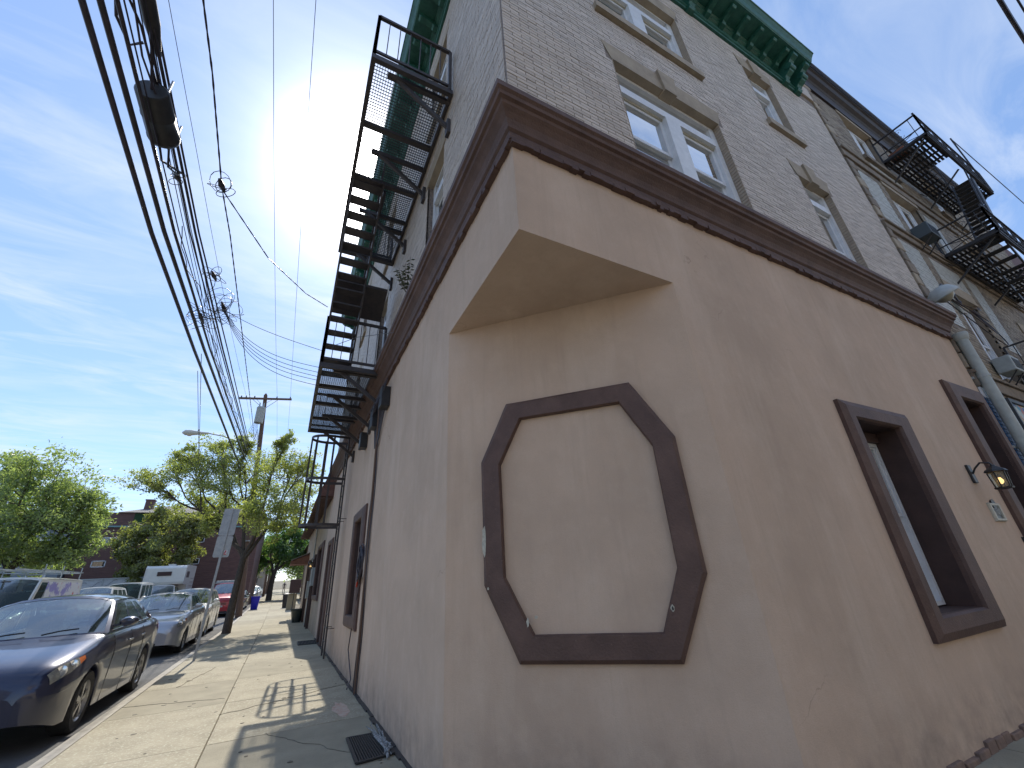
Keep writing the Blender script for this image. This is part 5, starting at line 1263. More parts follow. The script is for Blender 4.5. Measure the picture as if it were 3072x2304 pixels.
# utility pole
up_ = empty('utility_pole', (0, 0, 0), label='tall brown timber utility pole with crossarm, transformer can and street lamp arm', cat='utility pole')
def pp(z): return Vector((-2.08-.075*z, 34.9, z+gz(34.9)))
mb = MB(); mb.tube([pp(-.1), pp(5), pp(10), pp(15.25)], [.20, .175, .155, .13], 14); mb.build('pole', WOOD, up_, smooth=True)
mb = MB(); mb.lathe(tuple(pp(15.25)), [(.13, 0), (.05, .15), (.001, .18)], 10); mb.build('pole_cap', WOOD, up_)
mb = MB(); mb.bar((-4.93, 34.72, 14.82), (-1.38, 34.72, 15.22), .11, .14); mb.build('crossarm', WOOD, up_)
mb = MB(); mb.bar((-4.0, 34.7, 14.85), pp(14.05)+Vector((0, -.16, 0)), .03); mb.bar((-2.3, 34.7, 15.05), pp(14.05)+Vector((0, -.16, 0)), .03); mb.build('crossarm_brace', GALV, up_)
for x, z in ((-4.45, 14.97), (-4.75, 14.93), (-2.42, 15.2), (-1.5, 15.3), (-3.9, 15.03)):
    mb = MB(); mb.lathe((x, 34.72, z), [(.02, -.02), (.05, .02), (.03, .06), (.05, .09), (.02, .13)], 10); mb.build('insulator', BLACKP, up_)
mb = MB(); mb.lathe((-3.28, 34.45, 12.9), [(.001, 0), (.27, .02), (.29, .05), (.29, 1.15), (.31, 1.18), (.27, 1.28), (.10, 1.34), (.001, 1.35)], 22); mb.lathe((-3.15, 34.4, 14.25), [(.05, 0), (.04, .25), (.02, .28)], 8); mb.lathe((-3.42, 34.4, 14.25), [(.05, 0), (.04, .25), (.02, .28)], 8)
mb.build('transformer', GREYP, up_, smooth=True)
mb = MB(); mb.tube([(-3.42, 34.4, 14.5), (-3.7, 34.55, 14.8), (-3.9, 34.7, 15.05)], .012, 5); mb.tube([(-3.1, 34.4, 14.5), (-2.7, 34.5, 14.9), (-2.42, 34.7, 15.2)], .012, 5)
for k in range(6): mb.tube([(-3.5+.05*k, 34.3, 12.95), (-3.75+.1*k, 34.2, 12.2-.12*k), (-3.2, 34.3, 11.4+.2*k), pp(11.0)+Vector((0, -.2, 0))], .012, 5)
mb.build('jumper_wires', RUBBER, up_)
mb = MB(); mb.tube([pp(10.6), (-4.0, 34.7, 11.35), (-5.2, 34.55, 11.72), (-6.3, 34.5, 11.86)], .045, 8); mb.build('lamp_arm', GREYP, up_, smooth=True)
mb = MB(); pr = [(-6.1, .06), (-6.35, .09), (-6.7, .13), (-7.1, .20), (-7.45, .19), (-7.62, .06)]
mb.tube([(x, 34.5, 11.84-.02*i) for i, (x, r) in enumerate(pr)], [r for x, r in pr], 12); mb.build('lamp_head', mat('warm grey lamp housing', (.5, .49, .44), rough=.5), up_, smooth=True)
mb = MB(); mb.lathe((-7.2, 34.5, 11.62), [(.001, -.10), (.12, -.07), (.17, .02)], 12); mb.build('lamp_lens', mat('lamp lens glass', (.55, .5, .4), rough=.2), up_, smooth=True)
mb = MB(); mb.lathe((-6.75, 34.5, 11.96), [(.04, 0), (.04, .09), (.001, .11)], 8); mb.build('photocell', BLACKP, up_)
mb = MB(); mb.lathe((-2.46, 34.75, 4.6), [(.16, 0), (.17, .08)], 12); mb.build('band', GALV, up_)

# overhead cables
G1 = 'thick telephone cables strung along the street'
wire('telephone_cable', [(-2.42, -6, 7.6), (-2.40, 3.37, 6.45), (-2.40, 6.2, 6.24), (-2.4, 9.9, 6.27), (-2.45, 20, 6.65), (-2.75, 34.8, 8.2)], .030, 'thickest leftmost black cable of the street bundle', group=G1, n=10)
wire('telephone_cable', [(-2.37, -6, 7.8), (-2.35, 3.44, 6.66), (-2.35, 6.4, 6.48), (-2.35, 10.4, 6.57), (-2.4, 21.6, 7.2), (-2.78, 34.8, 8.8)], .031, 'second thick black cable from the left of the street bundle', group=G1, n=10)
wire('telephone_cable', [(-2.34, -6, 8.0), (-2.30, 3.52, 6.87), (-2.30, 6.6, 6.66), (-2.3, 10.6, 6.72), (-2.36, 22.5, 7.55), (-2.82, 34.8, 9.3)], .022, 'third black cable from the left, passing in front of the splice drum', group=G1, n=10)
wire('telephone_cable', [(-2.27, -6, 8.1), (-2.255, 3.52, 6.90), (-2.26, 6.6, 6.72), (-2.25, 10.6, 6.85), (-2.34, 22.5, 7.6), (-2.84, 34.8, 9.4)], .009, 'thin wire lashed beside the third thick cable', group=G1)
wire('telephone_cable', [(-2.27, -6, 8.4), (-2.25, 3.7, 7.30), (-2.25, 7.0, 7.06), (-2.25, 11.5, 7.15), (-2.36, 22.4, 7.75), (-2.86, 34.8, 9.7)], .014, 'dark cable on the left of the splice drum strand', group=G1)
wire('telephone_cable', [(-2.22, -6, 8.4), (-2.20, 3.64, 7.30), (-2.20, 7.1, 7.13), (-2.20, 11.4, 7.14), (-2.34, 22.2, 7.8), (-2.88, 34.8, 9.9)], .020, 'thick strand carrying the splice drum', group=G1, n=8)
wire('telephone_cable', [(-2.18, -6, 8.4), (-2.19, 3.68, 7.38), (-2.2, 7.25, 7.27), (-2.2, 11.9, 7.42), (-2.34, 22.4, 7.95), (-2.9, 34.8, 10.1)], .015, 'rightmost cable of the splice drum strand with knots of drop wires', group=G1, n=8)
for k in range(4):
    wire('thin_wire', [(-2.24+.02*k, 3.0+.3*k, 7.25), (-2.26+.03*k, 8, 6.85+.06*k), (-2.3, 14, 6.75+.10*k), (-2.4, 22, 7.4+.1*k), (-2.86, 34.8, 9.2+.25*k)], .006, ['thin wandering wire closest to the third thick cable', 'thin wandering wire second from the third thick cable', 'thin wandering wire third from the third thick cable', 'thin wandering wire nearest the splice drum strand'][k], group='thin wires between the street cables', n=5, sag=.05)
# spiral lashing of small cables
for k, (y0_, y1_, z0_, z1_) in enumerate(((6.5, 20, 6.95, 7.5),)):
    pts = [(-2.28+.05*math.sin(y*3.1)+.03*math.sin(y*7), y, lerp(z0_, z1_, ((y-y0_)/(y1_-y0_))**1.3)-.18+.05*math.cos(y*2.3)) for y in [y0_+i*.25 for i in range(int((y1_-y0_)/.25)+1)]]
    mb = MB(); mb.tube(pts, .007, 5); tag(mb.build('thin_wire', RUBBER), 'kinked loose wire hanging under the splice drum strand', 'cable')
# splice drum and case
dr = empty('splice_drum', (-2.26, 4.85, 7.02), label='black cylindrical splice drum hanging in the cable bundle', cat='splice case')
mb = MB(); mb.lathe((0, 0, 0), [(.06, -.36), (.15, -.355), (.17, -.33), (.172, -.05), (.178, -.04), (.178, -.02), (.172, -.01), (.172, .26), (.178, .27), (.178, .29), (.17, .33), (.15, .35), (.06, .36)], 24, 'y'); mb.build('drum', BLACKP, dr, smooth=True)
mb = MB(); mb.bar((.12, -.30, .12), (.12, -.30, .34), .02); mb.bar((.12, .30, .12), (.12, .30, .30), .02); mb.tube([(-.17, -.2, 0), (-.2, -.2, .05), (-.17, -.2, .08)], .008, 5); mb.build('hangers', GALV, dr)
for p_, r_ in (([(0, -.36, .0), (.02, -.6, .12), (.04, -.9, .25)], .016), ([(.05, -.36, -.05), (-.03, -.7, .05), (-.03, -1.3, .2)], .012), ([(-.05, .36, -.05), (-.05, .6, -.12), (.03, .8, .0), (.05, 1.0, .15)], .016), ([(.05, .36, -.02), (.02, .65, -.15), (.05, .9, 0)], .014)): mb = MB(); mb.tube(p_, r_, 6); mb.build('cable_tail', RUBBER, dr, smooth=True)
sc_ = MB(); sc_.tube([(-2.22, 3.0, 7.38), (-2.22, 3.3, 7.36), (-2.22, 3.9, 7.33), (-2.22, 4.25, 7.31)], [.05, .085, .08, .03], 12); o = sc_.build('splice_case', BLACKP, smooth=True); tag(o, 'long black splice case at the top edge above the drum', 'splice case')
mb = MB(); mb.tube([(-2.27, 3.5, 7.3), (-2.42, 3.55, 7.22), (-2.46, 3.85, 7.13), (-2.40, 4.1, 7.1), (-2.30, 4.08, 7.2)], .016, 8); mb.tube([(-2.25, 3.2, 7.33), (-2.33, 3.3, 7.25), (-2.36, 3.5, 7.2), (-2.28, 3.9, 7.2), (-2.25, 4.5, 7.15)], .014, 8); mb.build('cable_loop', RUBBER, o, smooth=True)
def knot(c, s_, label, n_=9, blk=True):
    mb = MB(); r_ = random.Random(int(c[1]*100))
    for k in range(n_):
        pts = []; a0 = r_.uniform(0, 6); ra, rb = s_*r_.uniform(.5, 1.3), s_*r_.uniform(.4, 1.0); dx_, dz_ = r_.uniform(-s_, s_)*.6, r_.uniform(-s_, s_)*.6; dy_ = r_.uniform(-s_, s_)
        for i in range(14): a = a0+i*.48; pts.append((c[0]+dx_+ra*math.cos(a), c[1]+dy_+rb*math.sin(a)*1.3, c[2]+dz_+rb*math.sin(a+k)))
        mb.tube(pts, .0055, 4)
    if blk: mb.tube([(c[0]-.02, c[1]-s_*1.1, c[2]+.02), (c[0], c[1]-s_*.2, c[2]), (c[0]+.02, c[1]+s_*.9, c[2])], [.02, .045, .02], 8)
    return tag(mb.build('wire_knot', RUBBER), label, 'cable knot')
knot((-2.14, 8.6, 7.36), .13, 'small dark knot of drop wires on the strand, upper of two', 6)
knot((-2.10, 9.9, 7.42), .24, 'large tangled knot where drop wires leave for the fire escape', 16)
knot((-2.28, 9.2, 6.68), .20, 'loops of slack wire on the third thick cable', 7)
knot((-2.25, 5.9, 7.10), .07, 'small black clamp on the strand just past the drum', 3)
knot((-1.6, 5.48, 6.79), .10, 'knot on the twisted service wire under the sun', 4)
# twisted service wire and drops
def twisted(name, pts, r, label, a=.0045):
    for k in range(2):
        q = []; Ltot = 0
        for i in range(len(pts)-1):
            p, n_ = Vector(pts[i]), Vector(pts[i+1]); d = (n_-p).length; m_ = max(4, int(d/.12))
            for j in range(m_):
                t = j/m_; c = p.lerp(n_, t); ph = (Ltot+d*t)*14+k*math.pi; q.append(c+Vector((a*math.cos(ph), 0, a*math.sin(ph))))
            Ltot += d
        mb = MB(); mb.tube(q, r, 5)
        if k == 0: o = tag(mb.build(name, RUBBER), label, 'cable')
        else: mb.build('strand', RUBBER, o)
twisted('service_wire', [(-1.6, -6, 7.6), (-1.6, 3.25, 7.03), (-1.6, 4.0, 7.02), (-1.6, 5.48, 6.79)], .008, 'twisted service wire reaching from the top edge to the knot under the sun')
twisted('service_wire', [(-1.6, 5.48, 6.79), (-1.6, 6.58, 6.86), (-1.62, 10.5, 6.80), (-1.7, 15.4, 6.9), (-2.3, 25, 8.5), (-2.95, 34.7, 11.5)], .007, 'twisted service wire from the knot to the transformer pole')
twisted('drop_wire', [(-1.6, 5.5, 6.77), (-1.0, 6.6, 6.6), (-.4, 7.6, 6.75), (.07, 8.5, 7.12), (1.02, 5.5, 5.3)][:4], .007, 'pale twisted drop wire from the knot to the iron stair rail')
dz = [(0, .62), (0, -.02), (.03, -.15), (.01, -.22), (0, -.30), (-.02, -.38)]
for k, (a_, zt_) in enumerate(((.0, 5.98), (.02, 5.60), (.03, 5.50), (.0, 5.42), (.02, 5.35), (.02, 5.25))):
    P0 = Vector((-2.1, 9.9, 7.42)); P3 = Vector((.06, 8.4+.03*k, zt_)); q = []
    sg2 = .12 if k == 0 else .42+.05*k
    for i in range(25):
        t = i/24; p = P0.lerp(P3, t); p.z -= sg2*4*t*(1-t)*(.5+.5*(1-t)); q.append(p)
    mb = MB(); mb.tube(q, .006, 5); o = tag(mb.build('drop_wire', RUBBER, smooth=True), 'single straight drop wire above the sagging ones' if k == 0 else 'sagging drop wire, %s below the straight one, running to the iron landing' % ['', 'first', 'second', 'third', 'fourth', 'lowest'][k], 'cable', None if k == 0 else 'drop wires sagging to the fire escape landing')
mb = MB(); mb.tube([(.05, 8.4, 6.0), (.6, 7.2, 5.75), (1.04, 5.9, 5.2)], .006, 5); tag(mb.build('drop_wire', RUBBER), 'thin wire from the landing rail to a white hook on the brown band', 'cable')
wire('power_line', [(-4.35, -10, 15.0), (-4.45, 12, 14.35), (-4.47, 34.7, 15.08), (-4.5, 70, 15.6)], .008, 'thin bare power line left of the twisted service wire', group='bare power lines on the crossarm', sag=.25)
wire('power_line', [(-2.2, -10, 15.2), (-2.34, 12, 14.75), (-2.42, 34.7, 15.32), (-2.6, 70, 15.8)], .008, 'thin power line passing straight up just left of the sun', group='bare power lines on the crossarm', sag=.15)
wire('power_line', [(-1.3, -10, 15.3), (-1.41, 12, 14.85), (-1.5, 34.7, 15.42), (-1.7, 70, 15.9)], .008, 'thin power line crossing the edge of the sun glare', group='bare power lines on the crossarm', sag=.15)
for k in range(2): wire('service_drop', [(-2.4-.2*k, 10.5+k, 6.5), (-3.6, 20, 6.2), (-3.9-.3*k, 30, 6.8)], .007, ['slack wire falling beside the street lamp into the tree crown, nearer the cables', 'slack wire falling beside the street lamp into the tree crown, further left'][k], group='slack wires above the street tree')
wire('service_drop', [(-2.9, 34.8, 9.0), (.9, 22, 5.9)], .007, 'thin wire descending behind the caged ladder to the low building')

# ------------------------------------------------------------------ trees
def tree(name, label, base, fork, blobs, nleaf, ls, lm, tr=.16, seed=1, group=None, twigs=7, bark=BARK, depth=1.0):
    rr = random.Random(seed); o = empty(name, base, label=label, cat='tree', group=group); B = Vector(base)
    mb = MB(); F_ = Vector(fork); b0 = Vector((0, 0, -.15)); f0 = F_-B
    mb.tube([b0, b0.lerp(f0, .06)+Vector((.02, 0, 0)), b0.lerp(f0, .5)+Vector((rr.uniform(-.06, .06), 0, 0)), f0], [tr*1.45, tr*1.1, tr*.9, tr*.78], 10)
    lv = MB(); tips = []
    nb_ = []
    for (c, r) in blobs:      # spread the crown in depth along the line of sight
        dy_ = rr.uniform(-depth, depth); k_ = (c[1]+dy_)/c[1]; nb_.append(((c[0]*k_, c[1]+dy_, CAM_H+(c[2]-CAM_H)*k_), r))
    nl = min(5, max(2, len(blobs)//4)); srt = sorted(nb_, key=lambda q: q[0][0]); lead = []
    for g in range(nl):
        grp = srt[g*len(srt)//nl:(g+1)*len(srt)//nl]; cen = sum((Vector(q[0])-B for q in grp), Vector())/len(grp); e_ = f0.lerp(cen, .62); e_.z = f0.z+(cen.z-f0.z)*.55
        st_ = f0.lerp(b0, rr.uniform(0, .14)); lp = [st_, st_.lerp(e_, .33)+Vector((rr.uniform(-.1, .1), rr.uniform(-.1, .1), -.05)), st_.lerp(e_, .7)+Vector((rr.uniform(-.12, .12), 0, .02)), e_]
        mb.tube(lp, [tr*.62, tr*.5, tr*.40, tr*.3], 8); lead.append((lp, grp))
    for (c, r), a in [(q, min((p for p in lp[1:]), key=lambda p: (p-(Vector(q[0])-B)).length+rr.uniform(0, .4))) for lp, grp in lead for q in grp]:
        C_ = Vector(c)-B; mid = a.lerp(C_, .5)+Vector((rr.uniform(-.25, .25), rr.uniform(-.25, .25), -.12*(C_-a).length+rr.uniform(0, .2)))
        mb.tube([a, a.lerp(mid, .5)+Vector((0, 0, -.03)), mid, mid.lerp(C_, .5)+Vector((rr.uniform(-.1, .1), 0, .06)), C_], [tr*.30, tr*.25, tr*.2, tr*.13, tr*.06], 6)
        for k in range(twigs):
            s_ = mid.lerp(C_, rr.uniform(.1, 1)); e_ = C_+Vector((rr.gauss(0, 1), rr.gauss(0, 1), rr.gauss(0, .8)))*r*.62
            m2 = s_.lerp(e_, .5)+Vector((rr.uniform(-.1, .1), rr.uniform(-.1, .1), rr.uniform(-.12, .12))); mb.tube([s_, m2, e_], [tr*.14, tr*.08, tr*.03], 4, cap=False); tips += [(e_, r), (m2, r)]
            for j in range(2):
                e2 = e_+Vector((rr.gauss(0, 1), rr.gauss(0, 1), rr.gauss(0, .8)))*r*.3; mb.tube([m2, e2], [tr*.05, tr*.02], 3, cap=False); tips.append((e2, r))
    mb.build('trunk', bark, o, smooth=True)
    per = max(1, nleaf//len(tips))
    for (p, r) in tips:
        for i in range(int(per*rr.uniform(.3, 1.7))):
            c = p+Vector((rr.gauss(0, 1), rr.gauss(0, 1), rr.gauss(0, .75)))*r*.20
            n_ = Vector((rr.gauss(0, 1), rr.gauss(0, 1), rr.gauss(0, .9)+.5)).normalized(); u = n_.orthogonal().normalized(); v = n_.cross(u); an = rr.uniform(0, 6.28)
            a = (u*math.cos(an)+v*math.sin(an))*ls*rr.uniform(.6, 1.3); b = n_.cross(a)*.42
            lv.quad(c-a, c+b+n_*ls*.15, c+a, c-b+n_*ls*.15)
    tag(lv.build('crown', lm, o)); return o
LG1 = leaf_mat('honey locust leaves', (.16, .185, .075), (.25, .26, .13), .55)
LG2 = leaf_mat('fresh green leaves', (.14, .18, .095), (.22, .255, .15), .55)
LG3 = leaf_mat('olive leaves', (.18, .18, .08), (.13, .145, .065), .5)
LG4 = leaf_mat('deep green leaves', (.06, .13, .04), (.095, .16, .055), .45)
main_b = [((-5.6, 23, 5.95), .55), ((-4.9, 22.6, 6.5), .7), ((-4.6, 23.3, 7.35), .5), ((-4.0, 22.8, 6.3), .8), ((-3.3, 23, 7.5), .6), ((-3.2, 23.4, 6.3), .9), ((-2.3, 22.5, 6.9), .9), ((-2.0, 23.5, 5.6), .9), ((-1.2, 23, 7.3), .8), ((-.9, 23.2, 8.4), .35),
          ((-.3, 22.8, 6.9), .8), ((.3, 23.2, 7.3), .55), ((.25, 22.8, 5.9), .8), ((.35, 23.1, 4.9), .65), ((-.5, 23, 5.2), .8), ((-1.2, 22.6, 5.9), .8), ((-2.9, 23, 5.3), .8), ((-3.9, 23.2, 5.2), .6), ((-2.4, 22.4, 7.8), .4), ((-.4, 23.5, 4.2), .5), ((-1.4, 22, 4.9), .6), ((-3.1, 23, 4.4), .4)]
tree('street_tree', 'airy young street tree standing at the kerb beside the telegraph pole', (-1.72, 23, 0), (-1.62, 23, 3.1), main_b, 38000, .062, LG1, .155, 11, twigs=12, depth=2.4)
left_b = [((-12.3, 27, 6.2), 1.0), ((-11.7, 27, 7.2), .75), ((-10.9, 26.5, 7.0), .9), ((-10.4, 27, 6.3), 1.1), ((-9.4, 27, 6.1), .9), ((-8.7, 26.8, 5.8), .7), ((-8.3, 27, 5.1), .6), ((-9.0, 26.4, 4.7), 1.0), ((-8.5, 27, 3.9), .6), ((-9.2, 26.6, 3.3), .9), ((-10.2, 26.3, 3.6), 1.0), ((-11.2, 26.5, 4.6), 1.2), ((-12.4, 27, 4.6), 1.2), ((-11.6, 26.5, 3.2), 1.0), ((-12.8, 27, 3.1), 1.0), ((-10.2, 27, 5.0), 1.0), ((-13.6, 27, 5.4), 1.0), ((-13.8, 27, 3.8), 1.0)]
tree('parking_tree', 'bushy maple behind the white van at the left edge', (-10.6, 27, -.08), (-10.5, 27, 3.0), left_b, 38000, .08, LG2, .2, 12, twigs=12, depth=1.5)
mid_b = [((-10.9, 44, 5.6), 1.0), ((-10.0, 44, 6.4), 1.1), ((-9.0, 44, 7.6), 1.1), ((-8.0, 44, 7.4), 1.1), ((-7.1, 44, 7.2), .9), ((-7.0, 44, 6.0), 1.0), ((-8.2, 43, 5.6), 1.3), ((-9.5, 43.5, 4.9), 1.2), ((-10.5, 44, 4.2), 1.0), ((-7.2, 44, 4.6), 1.0), ((-8.6, 43.5, 3.9), 1.1), ((-10.0, 44, 3.4), .8)]
tree('yard_tree', 'olive leafed tree in front of the brown brick building', (-8.6, 44, gz(44)-.1), (-8.6, 44, 3.2), mid_b, 20000, .13, LG3, .22, 13, twigs=8)
far_b = [((-2.8, 60, 5.4), 1.3), ((-1.6, 60, 6.6), 1.3), ((-.4, 60, 7.8), 1.3), ((.8, 60, 8.2), 1.2), ((2.0, 60, 7.6), 1.2), ((2.6, 60, 6.2), 1.2), ((2.2, 60, 4.9), 1.1), ((.8, 59.5, 5.2), 1.3), ((-.6, 59.5, 5.2), 1.4), ((-1.9, 60, 4.2), 1.0), ((.6, 60, 4.4), .9), ((1.2, 60, 6.7), 1.3), ((-.6, 60, 6.5), 1.4)]
tree('shade_tree', 'dense deep green shade tree over the pavement far down the street', (-.95, 58, gz(58)-.05), (-.8, 58.5, 3.6), far_b, 16000, .13, LG4, .30, 14, twigs=8)
fg = 'distant street trees'
for i, (x, y, s_, M_) in enumerate(((-4.6, 66, 1.2, LG3), (-6.5, 60, 1.0, LG4), (-11.5, 70, 1.5, LG3), (2.8, 84, 1.3, LG2), (-2.0, 96, 1.5, LG4), (-9.5, 92, 1.6, LG4), (-17, 62, 1.3, LG3), (-24, 60, 1.5, LG4))):
    rr = random.Random(40+i); z0 = gz(y); bl = [((x+rr.gauss(0, 1.3)*s_, y+rr.gauss(0, 1)*s_, z0+4.2*s_+rr.gauss(0, 1.2)*s_), 1.2*s_) for k in range(11)]
    tree('distant_tree', ['olive tree directly left of the telegraph pole in the distance', 'deep green tree behind the camper in the distance', 'tall olive tree behind the yard tree', 'fresh green tree over the far end of the pavement', 'deep green tree at the vanishing point of the kerb', 'large deep green tree behind the red truck', 'olive tree behind the brown brick building', 'deep green tree at the far left behind the maple'][i], (x, y, z0-.1), (x, y, z0+2.4*s_), bl, 5200, .17*s_, M_, .22, 50+i, twigs=6)

# ------------------------------------------------------------------ background buildings
FB = empty('brick_apartments', (0, 0, 0), label='brown brick apartment building with hipped roof behind the parked vehicles', cat='building')
BB1 = mat('brown apartment brick', (.16, .09, .078), (.12, .068, .06), 2.2, .85, streak=(1, 1, 7), lo=.4, hi=.6)
FW = lambda s, t, d: (s, 48-d, t)
wins = [(-13.75, -12.85, 5.75, 6.25), (-13.95, -13.05, 3.95, 4.45), (-10.6, -9.7, 5.75, 6.25), (-10.6, -9.7, 3.95, 4.45), (-7.6, -6.7, 5.75, 6.25), (-7.6, -6.7, 3.95, 4.45)]
mb = MB(); wall(mb, FW, -15.3, -2.5, -.2, 8.25, wins); mb.quad((-15.3, 48, -.2), (-15.3, 60, -.2), (-15.3, 60, 8.25), (-15.3, 48, 8.25)); mb.quad((-2.5, 48, -.2), (-2.5, 60, -.2), (-2.5, 60, 8.25), (-2.5, 48, 8.25)); mb.build('wall', BB1, FB)
mb = MB(); e = [(-13.3, 47.8, 8.27), (-2.2, 47.8, 8.27), (-2.2, 60, 8.27), (-13.3, 60, 8.27), (-11.6, 54, 9.75), (-4, 54, 9.75)]
mb.add(e, [(0, 1, 5, 4), (1, 2, 5), (2, 3, 4, 5), (3, 0, 4)]); mb.quad((-15.3, 48, 8.26), (-13.3, 48, 8.26), (-13.3, 60, 8.26), (-15.3, 60, 8.26)); rf = mb.build('roof', mat('grey asphalt shingle', (.17, .165, .155), (.13, .125, .12), 12, .9), FB)
mb = MB(); mb.box(-12.35, -11.75, 50.6, 51.3, 8.6, 9.75); mb.box(-12.4, -11.7, 50.55, 51.35, 9.75, 9.85); mb.build('chimney', BB1, rf)
mb = MB(); mb.box(-15.35, -2.4, 47.86, 48, 7.05, 7.17); mb.build('teal_gutter', mat('teal painted gutter', (.16, .30, .30), rough=.5), FB)
mb = MB(); mb.box(-12.15, -11.3, 47.965, 48.0, 7.35, 8.2); mb.build('ivy_patch', mat('dark ivy', (.015, .05, .018), (.03, .07, .025), 40, .9), FB)
for a, b, c, e_ in wins:
    mb = MB(); fbox(mb, FW, a, b, c, c+.06, -.1, .03); fbox(mb, FW, a, b, e_-.06, e_, -.1, .03); fbox(mb, FW, a, a+.06, c, e_, -.1, .03); fbox(mb, FW, b-.06, b, c, e_, -.1, .03); f = mb.build('window', WHITE, FB)
    mb = MB(); fbox(mb, FW, a+.06, (a+b)/2, c+.06, e_-.06, -.05, -.04); mb.build('pane', PANE, f); mb = MB(); fbox(mb, FW, (a+b)/2, b-.06, c+.06, e_-.06, -.07, -.06); mb.build('pane', PANE, f)
GH = empty('grey_house', (0, 0, 0), label='grey sided house mostly hidden by the maple, left of the brick apartments', cat='building')
mb = MB(); mb.box(-30, -15.4, 47, 58, -.2, 7.4); mb.build('wall', mat('grey siding', (.24, .27, .30), (.2, .23, .26), 3, .8, streak=(.2, .2, 9)), GH)
for x, z in ((-16.6, 3.4), (-16.6, 5.4), (-20, 3.4), (-20, 5.4), (-24, 5.4)):
    mb = MB(); mb.box(x-.55, x+.55, 46.92, 47, z-.6, z+.6); f = mb.build('window', WHITE, GH); mb = MB(); mb.box(x-.45, x+.45, 46.9, 46.92, z-.5, z+.5); mb.build('pane', mat('dark far pane', (.03, .035, .04), rough=.15), f)
mb = MB(); mb.prism([(-30.4, 7.4), (-15, 7.4), (-22.7, 9.0)], lambda s, t, d: (s, d, t), 46.6, 58.4); mb.build('roof', mat('dark shingle', (.08, .08, .08), (.05, .05, .05), 12, .9), GH)
WF = empty('white_fence', (0, 0, 0), label='long white panel fence with wire loops behind the parked cars', cat='fence')
for i in range(9):
    mb = MB(); x = -20.5+i*1.5; mb.box(x, x+1.46, 43.0, 43.05, -.1, 2.75+gz(43)*.5); mb.build('panel', mat('white fence panel', (.50, .53, .55), (.4, .43, .45), 6) if i == 0 else bpy.data.materials['white fence panel'], WF)
mb = MB(); mb.box(-20.5, -7.0, 42.95, 43.1, 2.86, 2.94); 
for i in range(10): mb.box(-20.5+i*1.5-.03, -20.5+i*1.5+.03, 42.95, 43.0, -.1, 2.9)
mb.build('rail', GREYP, WF)
mb = MB(); pts = [(-20+i*.12, 42.95+.1*math.sin(i*.9), 2.62+.16*math.cos(i*.9)+.08*math.sin(i*.17)) for i in range(100)]; mb.tube(pts, .012, 4); mb.build('coiled_wire', IRON, WF)
for i, (x0, x1, y, h, M_, lb) in enumerate(((-9.5, -5.2, 66, 7.5, WHITE, 'pale house glimpsed between the yard tree and the street tree'), (2.2, 12, 50, 5.2, STUC2, 'tan house set behind the concrete cabinet'), (3.2, 14, 70, 7.0, BB1, 'brown house beyond the shade tree on the building side'), (-30, -12, 110, 8, BB1, 'far brown row closing the view at the left'), (-12, -4.0, 150, 7, STUC2, 'pale building at the end of the road'), (4, 20, 140, 8, BB1, 'brown building at the end of the pavement'))):
    o = empty('distant_house', (0, 0, 0), label=lb, cat='house'); mb = MB(); mb.box(x0, x1, y, y+9, -.2, h+gz(y)); mb.build('wall', M_, o)
    mb = MB(); mb.prism([(x0-.3, h+gz(y)), (x1+.3, h+gz(y)), ((x0+x1)/2, h+gz(y)+1.8)], lambda s, t, d: (s, d, t), y-.3, y+9.3); mb.build('roof', bpy.data.materials['dark shingle'], o)
    k = x0+.8
    while k < x1-1:
        for z in (1.6, 4.2):
            if z < h-1: mb = MB(); mb.box(k, k+.8, y-.05, y, gz(y)+z, gz(y)+z+1.2); mb.build('window', bpy.data.materials['dark far pane'], o)
        k += 2.2
for i, (x, y) in enumerate(((-1.9, 74), (-1.9, 88), (-2.0, 104))):
    mb = MB(); mb.tube([(0, 0, -.1), (-.1, 0, 8)], [.17, .12], 8); o = mb.build('far_pole', WOOD, smooth=True); o.location = (x, y, gz(y)); tag(o, ['distant timber pole just beyond the shade tree', 'distant timber pole second beyond the shade tree', 'furthest timber pole on the kerb line'][i], 'utility pole', 'distant timber poles')
# pedestrian far away
me = bpy.data.meshes.new('person'); pv = [(0, 0, .92), (0, 0, 1.18), (0, 0, 1.42), (0, 0, 1.52), (0, -.01, 1.66), (-.10, 0, .90), (-.12, -.10, .48), (-.13, .02, .06), (-.13, -.10, .03), (.10, 0, .90), (.12, .10, .48), (.13, .22, .08), (.13, .10, .03), (-.20, 0, 1.40), (-.26, .04, 1.12), (-.24, -.08, .88), (.20, 0, 1.40), (.26, -.02, 1.12), (.22, -.14, .92)]
me.from_pydata(pv, [(0, 1), (1, 2), (2, 3), (3, 4), (0, 5), (5, 6), (6, 7), (7, 8), (0, 9), (9, 10), (10, 11), (11, 12), (2, 13), (13, 14), (14, 15), (2, 16), (16, 17), (17, 18)], [])
po = bpy.data.objects.new('person', me); COL.objects.link(po); po.location = (.62, 82, gz(82))
sk = po.modifiers.new('skin', 'SKIN'); rads = [.13, .13, .15, .055, .10, .09, .065, .045, .04, .09, .065, .045, .04, .06, .045, .035, .06, .045, .035]
for v, r_ in zip(me.skin_vertices[0].data if me.skin_vertices else [], rads): v.radius = (r_, r_*.8)
if me.skin_vertices: me.skin_vertices[0].data[0].use_root = True
ss = po.modifiers.new('sub', 'SUBSURF'); ss.levels = 1; ss.render_levels = 1
me.materials.append(mat('dark walking clothes', (.09, .10, .13), (.25, .16, .12), 2.0)); tag(po, 'tiny pedestrian in dark clothes walking far down the pavement', 'person')

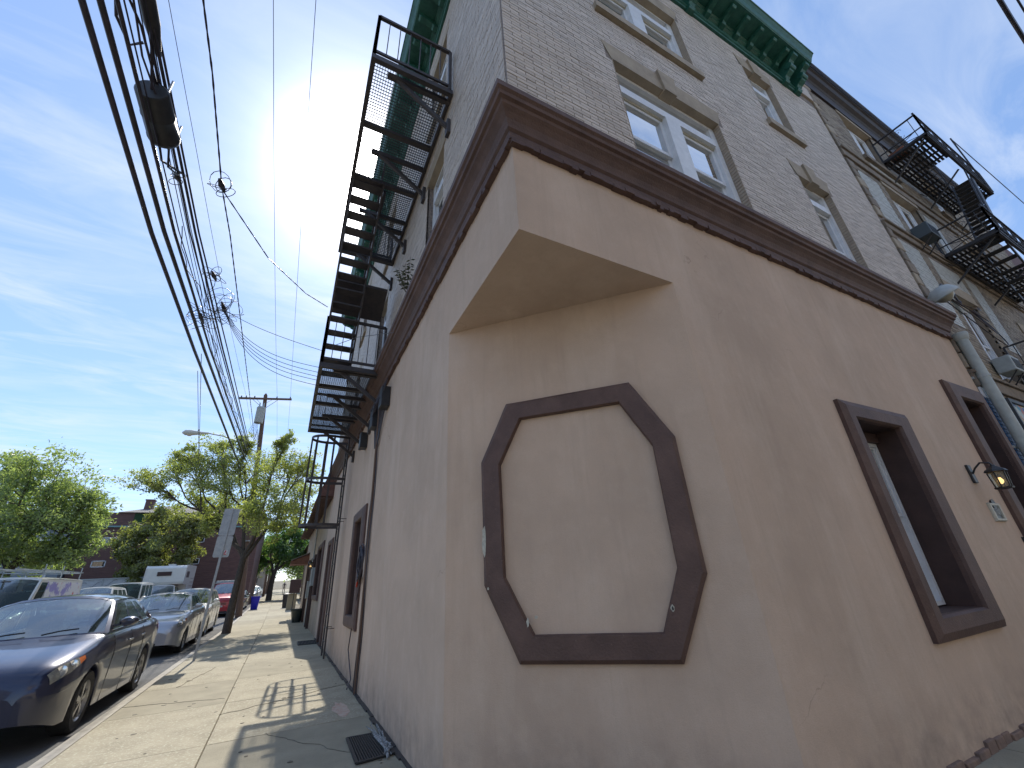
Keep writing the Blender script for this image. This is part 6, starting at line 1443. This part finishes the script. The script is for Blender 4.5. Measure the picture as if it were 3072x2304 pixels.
OB = mat('cream bounce render', (.62, .54, .43), (.55, .48, .38), 1.5, .85)  # pale wall colour meant to bounce sunlight back onto the corner building
for i, (x0, x1, h, lb) in enumerate(((-34, -22, 9.5, 'cream brick row house added unseen behind the camera at the far left corner for bounced light'), (-21.8, -10, 10.5, 'cream brick row house added unseen behind the camera across the junction for bounced light'), (-1.5, 9, 11.0, 'cream brick row house added unseen opposite the pink corner building for bounced light'), (9.2, 20, 10.0, 'cream brick row house added unseen opposite the brown doorway for bounced light'), (20.2, 34, 11.5, 'cream brick row house added unseen opposite the tenement for bounced light'))):
    o = empty('added_bounce_house', (0, 0, 0), label=lb, cat='house')  # unseen houses added behind the camera for reflections and bounced light
    F_ = lambda s, t, d: (s, -13.5+d, t); ws_ = [(x0+1.2+2.6*k, x0+2.3+2.6*k, z, z+1.7) for k in range(int((x1-x0-1.5)/2.6)) for z in (1.0, 4.2, 7.2)]
    mb = MB(); wall(mb, F_, x0, x1, -.2, h, ws_); mb.quad((x0, -13.5, -.2), (x0, -24, -.2), (x0, -24, h), (x0, -13.5, h)); mb.quad((x1, -13.5, -.2), (x1, -24, -.2), (x1, -24, h), (x1, -13.5, h)); mb.quad((x0, -13.5, h), (x1, -13.5, h), (x1, -24, h), (x0, -24, h)); mb.build('wall', OB, o)
    for w_ in ws_: mb = MB(); reveal(mb, F_, w_, .2); mb.build('window', bpy.data.materials['dark far pane'], o)
    mb = MB(); mb.box(x0-.1, x1+.1, -13.5, -13.1, h-.5, h+.1); mb.build('roof_cornice', STONE, o)

gr_ = random.Random(5); GUM = mat('old gum and oil spots', (.12, .105, .08), (.17, .15, .11), 20, .8)
mb = MB()
for i in range(70):
    x, y, r = gr_.uniform(-1.75, 1.15), 5+11*gr_.random()**1.4, gr_.uniform(.012, .032)
    mb.prism([(x+r*math.cos(k*.785)*gr_.uniform(.7, 1.1), y+r*math.sin(k*.785)*gr_.uniform(.7, 1.1)) for k in range(8)], lambda s, t, d: (s, t, d), .0015, .0045)
tag(mb.build('gum_spots', GUM, side), kind='stuff')
for x0, y0, x1, y1 in ((-.46, 8.1, 1.2, 8.9), (-1.85, 9.7, -.5, 9.2), (.1, 6.75, .9, 5.4), (-1.4, 10.9, -1.0, 13.0)):
    pts = [(lerp(x0, x1, i/16)+gr_.uniform(-.03, .03), lerp(y0, y1, i/16)+gr_.uniform(-.04, .04), .002) for i in range(17)]
    mb = MB(); mb.tube(pts, .0035, 4); mb.build('crack', JOINT, side)
